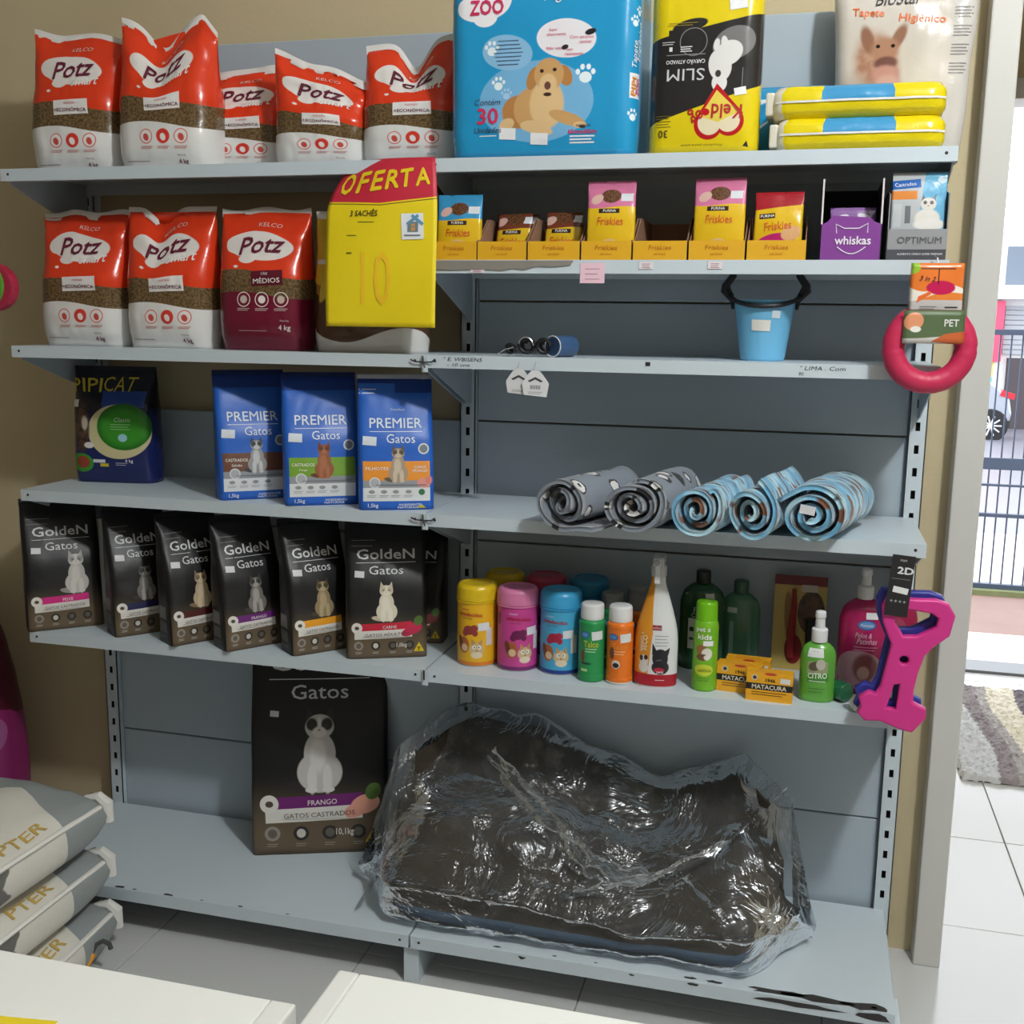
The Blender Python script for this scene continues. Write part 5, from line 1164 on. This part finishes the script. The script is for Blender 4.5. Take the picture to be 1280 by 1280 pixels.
t, c = pump_bottle('green spray bottle with white pump beside the soap boxes', .842, -.252, .128, .036, .62, (96, 166, 62), [('rect', -.022, .048, .022, .088, (150, 160, 120)), ('ell', -.006, .078, .014, .01, (96, 84, 66), 20), ('ell', .006, .082, .01, .012, (190, 184, 170)), ('rect', -.022, .044, .024, .062, (70, 140, 50), 3)], 'green')
d = Decal(c.surf, .0007); d.text('CITRO', .0, .058, .012, (226, 236, 216), w=.04, bold=.05, rot=3); d.lines(.0, .046, .034, 1, 1, (225, 230, 220), .0014); d.lines(.0, .03, .034, 2, .007, (60, 110, 40), .0016); d.build(t); sticker(c.surf, t, -.006, .106, .034, .018, (226, 230, 226))
t, c = pump_bottle('tall magenta shampoo bottle with white pump near the toy', .932, -.165, .205, .05, .6, (176, 26, 92), [('ell', .006, .152, .02, .011, (60, 100, 170)), ('ell', .006, .152, .017, .008, (110, 160, 214)), ('ell', -.008, .052, .056, .044, (196, 150, 166)), ('ell', .008, .06, .03, .034, (130, 70, 74), 0, .3), ('ell', .004, .048, .014, .016, (190, 150, 140), 0, .3), ('below', .012, 0, 0, 1, 0, (150, 20, 80))], 'magenta')
d = Decal(c.surf, .0008); d.text('Pelos &', .0, .13, .011, (236, 190, 214), w=.034, shear=.25); d.text('Patinhas', .008, .117, .012, (236, 190, 214), w=.042, shear=.25); d.lines(.006, .104, .05, 2, .006, (226, 150, 186), .0014); d.text('Petmais', .006, .152, .006, (235, 240, 248), bold=.02); d.build(t); sticker(c.surf, t, .016, .172, .026, .014)
t, c = pump_bottle('second magenta bottle with floral label in the shade behind the toy', 1.0, -.11, .2, .045, .6, (150, 24, 70), [('rect', -.03, .04, .03, .12, ('mot', (196, 150, 90), (120, 50, 70), 70)), ('ell', 0, .14, .02, .02, (160, 60, 90))], 'magenta_dark', cap=(190, 176, 176))
t, c = pump_bottle('dark green shampoo bottle with black cap behind the lime one', .588, -.105, .2, .05, .55, (22, 74, 40), [('rect', -.03, .05, .02, .12, (196, 204, 196)), ('rect', -.026, .09, .012, .1, (40, 60, 50)), ('rect', -.026, .07, .012, .076, (60, 90, 70))], 'dark_green', cap=(24, 34, 28), pump=False)
d = Decal(c.surf, .0007); d.text('Pet', -.006, .14, .012, (190, 205, 190)); d.text('Clean', -.006, .128, .01, (190, 205, 190)); d.build(t); sticker(c.surf, t, .02, .172, .022, .012, (190, 196, 190))
t, c = pump_bottle('pale green translucent bottle at the back, left of the blister card', .67, -.07, .175, .045, .5, (70, 116, 92), [('rect', -.03, .13, -.006, .142, (180, 190, 184)), ('rect', -.022, .03, -.012, .11, (120, 150, 136))], 'pale_green', cap=(60, 90, 76), pump=False)
def blister(label, x, y, W, H, rz, cA, cB, tool):
    t = thing('blister_card', label, 'package', (x, y, Z5), rz, None, -6)
    L = [('above', H-.022, 0, 0, 1, 0, cB), ('ell', -.02, H*.5, .012, H*.34, (150, 110, 60), 6), ('ell', .025, H*.62, .03, .05, ('mot', (110, 80, 60), (60, 44, 36), 50)), ('ell', -.01, H*.22, .02, H*.16, (140, 30, 30))]
    b = MB().box(-W/2, -.001, 0, W/2, .001, H).build('card', pmat('blister_print_'+tool, cA, L, .4), t, bevel=.0008, seg=1)
    me = b.data; l = me.uv_layers.new(name='UVMap')
    for p in me.polygons:
        for li in p.loop_indices: co = me.vertices[me.loops[li].vertex_index].co; l.data[li].uv = (co.x, co.z)
    MB().tube([(-.015, -.008, .03), (-.016, -.012, .09), (-.012, -.010, .15), (-.014, -.006, .185)], [.008, .009, .006, .004], 8).build('brush_handle', mat('brush_red', (150, 34, 40), .4), t, True)
    MB().tube([(.028, -.008, .03), (.028, -.01, .12)], .013, 8).build('brush_head', mat('brush_black', (30, 28, 28), .6), t, True)
    Decal(plane_surf((.02, -.0012, H-.028), (1, 0, 0), (0, 0, 1)), .0004).rect(0, 0, .034, .016, (196, 186, 176)).build(t, 'price_sticker')
blister('yellow grooming brush card with dark red header leaning at the back', .8, -.06, .115, .215, 0, (190, 164, 90), (110, 30, 34), 'brush')
def lying_bottle():
    t = thing('small_bottle', 'small green bottle lying with its white cap facing out', 'bottle', (.918, -.29, Z5+.0215), -14)
    o = MB().lathe(rounded([(.0, 0), (.0205, 0), (.0205, .06), (.013, .07), (.012, .075), (.0, .075)], .004), 28).build('bottle_body', mat('bottle_green_glass', (26, 96, 62), .15, coat=.5), t, True); o.rotation_euler = (R(-90), 0, 0)
    o.location = (-.022, .03, 0)
    o.rotation_euler = (R(-90), 0, R(60))
    o2 = MB().lathe(rounded([(.0, 0), (.0175, 0), (.0175, .016), (.0, .017)], .003), 28).build('cap', mat('cap_white', (226, 226, 220), .4), t, True); o2.rotation_euler = (R(90), 0, 0); o2.location = (.01, -.002, -.003)
    Decal(plane_surf((.01, -.0195, -.003), (1, 0, 0), (0, 0, 1)), .0004).text('PET', 0, 0, .007, (90, 130, 100)).build(t)
lying_bottle()

# ================================================================== toys hanging at the shelf ends
def ring_toy():
    t = thing('ring_toy', 'raspberry red ribbed rubber ring toy hanging at the shelf end', 'dog toy', (1.003, -.345, 1.437), 6)
    n, k_ = 64, 18; V = []; F = []; R0 = .0645
    for i in range(n):
        a = 2*math.pi*i/n; rb = abs(math.sin(a*10))**.35; r = .0195+.0014*rb
        for j in range(k_):
            b = 2*math.pi*j/k_; q = R0+r*math.cos(b)
            V.append((q*math.cos(a), r*.95*math.sin(b), q*math.sin(a)))
    for i in range(n):
        for j in range(k_): F.append((i*k_+j, ((i+1) % n)*k_+j, ((i+1) % n)*k_+(j+1) % k_, i*k_+(j+1) % k_))
    mesh('ring_body', V, F, mat('raspberry_rubber', (198, 42, 84), .45, bump=.1, bscale=60), t, True)
    L = [('below', .02, 0, .003, .2, 0, (206, 200, 196)), ('poly', [(-.004, .012), (.06, .004), (.06, .032), (.02, .026)], (196, 96, 46)), ('ell', -.036, .048, .018, .016, (226, 150, 110), 30), ('ell', -.032, .034, .010, .006, (236, 232, 226))]
    V = []; U = []; F = []
    for j in range(7):
        for i in range(11): x = (i/10-.5)*.108; z = .068-.06*j/6; V.append((x, -.024-.004*math.cos(x*26), z)); U.append((x, z))
    for j in range(6):
        for i in range(10): q = j*11+i; F.append((q, q+11, q+12, q+1))
    o = mesh('header_card', V, F, pmat('toy_card_green', (84, 104, 68), L, .45), t, True, U)
    so = o.modifiers.new('thickness', 'SOLIDIFY'); so.thickness = .001
    Decal(lambda x, z: Vector((x, -.0245-.004*math.cos(x*26), z)), .001).text('PET', .03, .046, .013, (222, 222, 216), w=.026, bold=.05).build(t)
    MB().tube([(0, -.022, .06), (.002, -.01, .1), (0, 0, .12)], .0012, 6).build('hang_loop', mat('string_white', (200, 200, 200), .8), t)
ring_toy()
def toy_pack():
    t = thing('toy_package', 'orange and white packaged toy hanging above the red ring', 'package', (1.006, -.352, 1.5), 4)
    L = [('below', .024, 0, 0, 1, 0, (196, 190, 188)), ('above', .032, .15, .004, .1, 1, (232, 224, 214)), ('above', .045, .0, .006, .09, 0, (228, 120, 50)), ('ell', .006, .046, .026, .013, (196, 30, 84)), ('poly', [(-.035, .018), (-.01, .034), (-.012, .04), (-.032, .03)], (226, 110, 50)), ('ell', -.045, .082, .014, .012, (150, 190, 60)), ('rect', .0, .052, .002, .08, (60, 40, 36)), ('below', .006, 0, 0, 1, 0, (150, 40, 60))]
    p = Pack(.092, .09, .03, .006, bulge=.003, wr=.001, seed=5, dep=((0, .9), (1, .8)), wid=((0, 1), (1, 1)))
    p.build(t, pmat('toy_pack_print', (228, 130, 56), L, .2), 'carton', nv=10, ns=6)
    d = Decal(p.surf, .0008); d.text('3 in 2', -.018, .062, .009, (60, 36, 30), shear=.3, bold=.03, rot=-4); d.lines(-.014, .012, .03, 2, .004, (130, 126, 126), .0016); d.lines(.026, .011, .022, 1, 1, (60, 56, 56), .0026); d.lines(.0, .08, .06, 1, 1, (50, 36, 30), .0016); d.build(t)
    MB().box(-.03, -.004, -.026, .035, .012, .0).build('red_base', mat('toy_base_red', (150, 34, 60), .4), t, bevel=.004)
    MB().tube([(0, 0, .086), (.0, .008, .1), (0, .03, .105)], .0016, 6).build('peg_hook', mat('steel_ring', (200, 200, 205), .25, 1), t)
toy_pack()
def bone_toy(label, x, y, z, rz, col, name, ry):
    t = thing('tug_toy', label, 'dog toy', (x, y, z), rz, 'bone-shaped tug toys hanging together', 0, ry)
    th = .011
    outer = [(-.036, .127), (.012, .124), (.05, .126), (.07, .12), (.082, .10), (.075, .063), (.05, .04), (.033, .019), (.023, -.018), (.018, -.052), (.018, -.08), (.03, -.086), (.043, -.092), (.044, -.106), (.035, -.119), (.023, -.135), (.004, -.132), (-.036, -.118), (-.064, -.12), (-.076, -.108), (-.07, -.094), (-.075, -.078), (-.06, -.068), (-.045, -.072), (-.036, -.05), (-.028, 0), (-.022, .036), (-.032, .058), (-.041, .08), (-.044, .11)]
    hole1 = [(-.024, .112), (-.011, .112), (.045, .106), (.06, .096), (.057, .074), (.023, .052), (-.007, .049), (-.026, .078)]
    hole2 = [(.0+.0125*math.cos(k*math.pi/6), .006+.0125*math.sin(k*math.pi/6)) for k in range(12)]
    hole3 = [(-.018, -.042), (-.001, -.038), (-.004, -.1), (-.032, -.098)]
    cu = bpy.data.curves.new('bone_outline', 'CURVE'); cu.dimensions = '2D'; cu.fill_mode = 'BOTH'; cu.extrude = th-.004; cu.bevel_depth = .004; cu.bevel_resolution = 2
    for pts in (outer, hole1, hole2, hole3):
        sp = cu.splines.new('POLY'); sp.points.add(len(pts)-1); sp.use_cyclic_u = True
        for p_, q in zip(sp.points, pts): p_.co = (q[0], q[1], 0, 1)
    tmp = bpy.data.objects.new('tmp_outline', cu); me = bpy.data.meshes.new_from_object(tmp); bpy.data.objects.remove(tmp); bpy.data.curves.remove(cu)
    me.materials.clear(); me.materials.append(mat(name, col, .4))
    me.transform(Matrix.Rotation(R(90), 4, 'X')); me.update()
    link('bone_body', me, t)
    return t
tt = bone_toy('pink bone-shaped tug toy hanging in front of the blue one', 1.0, -.352, .832, 0, (214, 52, 140), 'tug_pink', 0)
bone_toy('dark blue bone-shaped tug toy behind the pink one', .992, -.322, .84, -3, (52, 56, 150), 'tug_blue', -1)
t = thing('toy_hang_tag', 'black patterned cardboard strap marked 2D holding the tug toys', 'tag', (.982, -.3675, .996), 0, None, 0, 4)
MB().box(-.021, -.0012, -.07, .021, .0012, .05).build('strap_card', mat('black_pattern_card', (34, 32, 34), .5, var=.6, vscale=300), t)
d = Decal(plane_surf((0, -.0014, 0), (1, 0, 0), (0, 0, 1)), .0012); d.text('2D', .006, .021, .014, (226, 226, 226), w=.03, bold=.07); d.text('toys', .0, .04, .006, (190, 190, 190), shear=.2, bold=.02); d.rect(.002, -.018, .028, .012, (232, 232, 232), -6); d.lines(.0, .004, .034, 1, 1, (120, 120, 120), .0015)
for k in range(4): d.rect(-.012+.008*k, -.04, .004, .004, (150, 150, 150), 45)
d.build(t)

# ================================================================== cushion in a clear plastic bag on the base shelf
def film_mat():
    m = bpy.data.materials.new('clear_crinkled_film'); m.use_nodes = True; nt = m.node_tree; g = NB(nt)
    for n in list(nt.nodes):
        if n.type != 'OUTPUT_MATERIAL': nt.nodes.remove(n)
    out = next(n for n in nt.nodes if n.type == 'OUTPUT_MATERIAL')
    tc = g.n('ShaderNodeTexCoord')
    n1 = g.n('ShaderNodeTexNoise'); n1.inputs['Scale'].default_value = 6; n1.inputs['Detail'].default_value = 4.5; n1.inputs['Distortion'].default_value = 1.6; n1.inputs['Roughness'].default_value = .55
    g.l(tc.outputs['Object'], n1.inputs['Vector'])
    v = g.n('ShaderNodeTexVoronoi'); v.feature = 'F1'; v.inputs['Scale'].default_value = 9; g.l(tc.outputs['Object'], v.inputs['Vector'])
    h = g.math('MULTIPLY_ADD', v.outputs['Distance'], .3, n1.outputs['Fac'])
    bp = g.n('ShaderNodeBump'); bp.inputs['Strength'].default_value = .8; bp.inputs['Distance'].default_value = .03; g.l(h, bp.inputs['Height'])
    tr = g.n('ShaderNodeBsdfTransparent'); tr.inputs[0].default_value = (.90, .92, .93, 1)
    gl = g.n('ShaderNodeBsdfGlossy'); gl.inputs['Roughness'].default_value = .17; gl.inputs[0].default_value = (.95, .97, 1, 1); g.l(bp.outputs['Normal'], gl.inputs['Normal'])
    df = g.n('ShaderNodeBsdfDiffuse'); df.inputs[0].default_value = (.75, .78, .80, 1); g.l(bp.outputs['Normal'], df.inputs['Normal'])
    fr = g.n('ShaderNodeFresnel'); fr.inputs[0].default_value = 1.5; g.l(bp.outputs['Normal'], fr.inputs['Normal'])
    mx = g.n('ShaderNodeMixShader'); mx.inputs[0].default_value = .03; g.l(tr.outputs[0], mx.inputs[1]); g.l(df.outputs[0], mx.inputs[2])
    mx2 = g.n('ShaderNodeMixShader'); g.l(g.math('MULTIPLY_ADD', fr.outputs[0], .9, .01), mx2.inputs[0]); g.l(mx.outputs[0], mx2.inputs[1]); g.l(gl.outputs[0], mx2.inputs[2])
    g.l(mx2.outputs[0], out.inputs[0]); return m
def bagged_cushion():
    x0 = .335
    top = [(-.16, .40), (-.09, .50), (.0, .515), (.18, .495), (.38, .43), (.5, .388), (.58, .415), (.70, .46), (.79, .47), (.86, .44)]
    def sec(u, v, grow):
        """u across (-1..1), v round the section: 0 rear bottom, .12 front bottom, .3 front roll, .75 top edge, 1 rear bottom"""
        pts = [(0, -.03, .128), (.12, -.35, .126), (.2, -.378, .155), (.3, -.36, .215), (.45, -.25, .275), (.6, -.14, .345), (.72, -.075, .44), (.78, -.045, .47), (.84, -.025, .45), (1, -.02, .135)]
        for (a, y0, z0), (b, y1, z1) in zip(pts, pts[1:]):
            if v <= b:
                q = (v-a)/(b-a); y = y0+(y1-y0)*q; z = z0+(z1-z0)*q; break
        wide = keys(v, ((0, .47), (.12, .50), (.3, .505), (.5, .46), (.72, .425), (.84, .42), (1, .46)))
        skew = keys(v, ((0, 0), (.25, .0), (.6, .01), (.8, .02), (1, 0)))
        x = x0+skew+u*(wide+grow)
        zt = keys(x, top); k = (zt-.126)/(.47-.126); z = .126+(z-.126)*(k if z > .2 else 1+(k-1)*max(0, (z-.126)/.074))
        # pinch towards both ends
        e = max(0, abs(u)-.72)/.28; pin = e*e*(3-2*e)
        yc, zc = -.2, .2
        y = y+(yc-y)*pin*.97; z = max(.1245, z+(zc*.9-z)*pin*(.55 if v < .55 else .12))
        return x, y, z
    def build(name, m, grow, amp, sharp, nu, nv, parent, uv=False):
        V = []; F = []; MI = []
        for i in range(nu+1):
            u = math.sin((i/nu*2-1)*math.pi/2)
            for j in range(nv):
                v = j/nv; x, y, z = sec(u, v, grow); p = Vector((x, y, z))
                nv_ = Vector((x*6, y*8, z*8)); n = noise.noise(nv_*1.0)+.5*noise.noise(nv_*2.3)
                if sharp: n = n+.7*(1-2.2*abs(noise.noise(nv_*1.7+Vector((3, 1, 7)))))+.35*(1-2*abs(noise.noise(nv_*4.1)))
                c = Vector((x, -.16, .24)); d = (p-c); d.x = 0; d = d.normalized()
                p += d*(amp*n*(.6 if v < .3 else 1)+grow*(.42 if v < .3 else .7))
                if sharp and .32 < v < .82: p.y -= .028*min(1, (v-.32)/.15, (.82-v)/.1)
                p.z = max(p.z, .1232 if sharp else .128); p.y = min(p.y, -.003 if sharp else -.012)
                V.append(p)
        for i in range(nu):
            for j in range(nv):
                F.append((i*nv+j, i*nv+(j+1) % nv, (i+1)*nv+(j+1) % nv, (i+1)*nv+j))
                MI.append(0 if not uv else (1 if (j/nv < .215) else 0))
        F.append(tuple(range(nv))); F.append(tuple(nu*nv+j for j in range(nv))[::-1]); MI += [0, 0]
        return mesh(name, V, F, m, parent, True, None, MI)
    t = thing('cushion', 'dark brown plush pet cushion with blue underside inside a clear plastic bag', 'pet bed', (0, 0, 0))
    br = mat('dark_brown_plush', (54, 45, 34), .9, bump=.6, bscale=30, var=.6, vscale=6); bl = mat('denim_blue_cloth', (74, 98, 124), .85, bump=.2, bscale=50)
    build('plush_body', [br, bl], 0, .010, False, 60, 64, t, True)
    t2 = thing('plastic_bag', 'crinkled clear plastic bag wrapped around the dark cushion', 'plastic bag', (0, 0, 0))
    f = film_mat(); build('film', f, .034, .012, True, 110, 100, t2)
    # loose gathered flaps of film
    rnd = random.Random(4)
    def flap(name, pts, w, seed):
        V = []; F = []; n = 26; k = 10
        P = [Vector(p) for p in pts]
        for i in range(n+1):
            q = i/n*(len(P)-1); a = min(len(P)-2, int(q)); c = P[a].lerp(P[a+1], q-a)
            for j in range(k+1):
                s = (j/k-.5)*w; o = noise.noise(Vector((i*.35+seed, j*.5, seed)))*.022
                V.append((c.x+s*.6+o*.4, c.y+o-.006, max(.125, c.z+s*.8+o*.6)))
        for i in range(n):
            for j in range(k): q = i*(k+1)+j; F.append((q, q+1, q+k+2, q+k+1))
        mesh(name, V, F, f, t2, True)
    flap('film_fold', [(-.13, -.36, .16), (-.10, -.25, .24), (-.12, -.15, .36), (-.09, -.08, .48)], .07, 2)
    flap('film_fold', [(.1, -.13, .45), (.25, -.22, .36), (.38, -.30, .29), (.5, -.3, .27)], .06, 5)
    flap('film_fold', [(.35, -.33, .24), (.5, -.3, .27), (.66, -.2, .32), (.78, -.1, .42)], .06, 9)
bagged_cushion()

# ================================================================== stacked feed sacks in front of the shelving
def feed_sack(label, x, y, z, rz, T, seed, word):
    t = thing('feed_sack', label, 'sack', (x, y, z), rz, 'white and grey woven feed sacks in a stack')
    W, L = .44, .66
    def surf(p, q, sgn=1):
        pp, qq = max(-1, min(1, p)), max(-1, min(1, q))
        h = (1-abs(pp)**4.5)**(1/2.6)*(1-abs(qq)**9)**(1/2.6)
        n = noise.noise(Vector((pp*2.2+seed*5, qq*2.8, sgn)))*.010*h+noise.noise(Vector((pp*6+seed, qq*7, sgn*3)))*.004*h
        return Vector((pp*W/2*(1-.06*abs(qq)**4), qq*L/2*(1-.05*abs(pp)**4), T/2+sgn*(T/2*h*.98+n*(1 if sgn > 0 else .25))))
    V = []; U = []; F = []; nx, ny = 30, 36
    for sgn in (1, -1):
        for j in range(ny+1):
            for i in range(nx+1):
                p = math.sin((i/nx*2-1)*math.pi/2); q = math.sin((j/ny*2-1)*math.pi/2); V.append(surf(p, q, sgn)); U.append((p, q*sgn if False else q))
    b = (nx+1)*(ny+1)
    for j in range(ny):
        for i in range(nx):
            k = j*(nx+1)+i; F.append((k, k+1, k+nx+2, k+nx+1)); F.append((b+k, b+k+nx+1, b+k+nx+2, b+k+1))
    G = (150, 156, 156)
    L_ = [('above', .62, .0, .1, 1.6, 1.2, G), ('ell', -.5, .15, .4, .5, (236, 232, 222), 20), ('ell', -.25, .22, .16, .12, (40, 40, 40)), ('ell', -.25, .22, .11, .07, (220, 216, 206)), ('ell', .98, -.3, .03, .3, (110, 108, 104))]
    o = mesh('woven_body', V, F, pmat('woven_sack', (222, 218, 208), L_, .55, .1, 40), t, True, U)
    bm = bmesh.new(); bm.from_mesh(o.data); bmesh.ops.remove_doubles(bm, verts=bm.verts, dist=1e-5); bmesh.ops.recalc_face_normals(bm, faces=bm.faces); bm.to_mesh(o.data); bm.free()
    d = Decal(lambda a, c: surf(.985-c/(W/2)*.55, a/(L/2)), .002)
    d.text(word, .07, .055, .042, (200, 168, 88), w=.135, bold=.02); d.build(t)
    MB().tube([surf(.96, -.9)+Vector((.004, 0, -.0)), surf(.965, -.3)+Vector((.004, 0, .004)), surf(.965, .4)+Vector((.004, 0, .004)), surf(.95, .93)+Vector((.004, 0, 0))], .006, 6).build('side_seam', mat('sack_seam', (236, 233, 226), .6), t, True)
    e = surf(.86, .965)
    MB().tube([e+Vector((-.03, .004, .004)), e+Vector((.0, .012, .006)), e+Vector((.02, .014, -.008)), e+Vector((.024, .014, -.05))], [.005, .013, .015, .011], 8).build('tied_corner', mat('sack_tie', (226, 224, 220), .6), t, True)
    MB().tube([e+Vector((-.05, .004, -.005)), e+Vector((-.02, .014, .006)), e+Vector((.004, .012, -.01))], [.004, .007, .004], 6).build('end_stitching', mat('sack_stitch', (120, 118, 114), .8), t, True)
feed_sack('lowest white and grey feed sack resting on the floor', -.895, -.80, .0, 3, .145, 1, 'PTER')
feed_sack('middle white and grey feed sack of the stack', -.905, -.815, .146, 0, .14, 2, 'PTER')
feed_sack('top white and grey feed sack of the stack', -.9, -.83, .287, -2, .15, 3, 'PTER')

# ================================================================== counters in front of the customer
def counter(label, x0, x1, y0, y1, z, strip, side):
    t = thing('display_counter', label, 'counter', ((x0+x1)/2, (y0+y1)/2, 0))
    w_, d_ = (x1-x0)/2, (y1-y0)/2; m = mat('white_laminate', (236, 236, 232), .4); e = mat('white_edge_profile', (226, 226, 222), .35)
    MB().box(-w_+.02, -d_+.02, 0, w_-.02, d_-.02, z-.03).build('cabinet_body', m, t)
    a, b = (-w_+(strip if side < 0 else 0), w_-(strip if side > 0 else 0))
    MB().box(a+.0006, -d_, z-.03, b-.0006, d_, z).build('counter_top', m, t, bevel=.0015)
    MB().box(w_-strip if side > 0 else -w_, -d_, z-.034, w_ if side > 0 else -w_+strip, d_, z+.001).build('edge_profile', e, t, bevel=.003)
    return t
counter('white display counter nearer the feed sacks', -1.05, .296, -2.15, -1.566, .75, .03, 1)
counter('white display counter in front of the bagged cushion', .314, 1.5, -2.15, -1.494, .75, .025, -1)
t = thing('flyer', 'yellow flyer lying on the white counter nearer the sacks', 'paper', (.022, -1.75, .7504), 8)
MB().box(-.06, -.08, 0, .06, .08, .0006).build('paper', mat('flyer_yellow', (232, 206, 40), .6), t)

# ================================================================== things at the far end
t = thing('pet_food_sack', 'tall magenta pet food sack standing against the wall behind the feed sacks', 'pet food', (-1.43, -.13, 0), 4)
p = Pack(.36, .74, .17, .05, bulge=.02, wr=.006, seed=77, wid=((0, 1), (.5, 1), (1, .78)), dep=((0, .9), (.3, 1), (.8, .7), (1, .1)), wf=10)
p.build(t, pmat('magenta_film', (78, 14, 36), [('below', .42, .0, .02, .4, 0, (140, 36, 100)), ('ell', .1, .36, .1, .07, (160, 90, 140)), ('ell', .1, .43, .08, .03, (206, 110, 50))], .3, .1), nv=30, ns=12)
p.seal(t, mat('film_magenta', (78, 14, 36), .35), .015)
t = thing('melon_toy', 'green and pink melon slice toy on a pink strap at the shelf end', 'dog toy', (-1.046, -.335, 1.556), 0)
MB().tube([(0, .0, .035), (-.004, .002, .1), (.006, .008, .17), (.012, .012, .235)], [.008, .008, .008, .006], 8).build('strap', mat('pink_strap', (190, 30, 80), .5), t, True)
V = [(0, 0)]
MB().prism([(.062*math.cos(a*math.pi/12)*.95, -.075+.11*(.5+.5*math.sin(a*math.pi/12))) for a in range(24)], -.014, .014, 'y').build('pink_rind', mat('melon_pink', (176, 40, 72), .45), t, bevel=.006)
g_ = MB().prism([(-.006+.046*math.cos(a*math.pi/12)*.95, -.066+.10*(.5+.5*math.sin(a*math.pi/12))) for a in range(24)], -.019, .006, 'y').build('green_face', mat('melon_green', (92, 160, 50), .45), t, bevel=.004)
for k in range(4): MB().box(-.006+.004, -.0205, -.05+.022*k, .02, -.0185, -.044+.022*k).build('dark_stripe', mat('melon_dark', (30, 40, 30), .6), g_)
t = thing('hooked_handle', 'orange handle with a dark grey hook lying beside the feed sacks', 'handle', (-.69, -.62, 0), 0)
MB().tube([(-.02, -.03, .012), (-.012, .0, .03), (-.004, .03, .062)], .011, 10).build('orange_grip', mat('orange_plastic', (232, 160, 40), .4), t, True)
MB().tube([(-.004, .03, .062), (.002, .04, .078), (.016, .046, .086), (.03, .048, .08), (.034, .048, .068)], .0055, 8).build('grey_hook', mat('dark_grey_plastic', (70, 72, 72), .5), t, True)
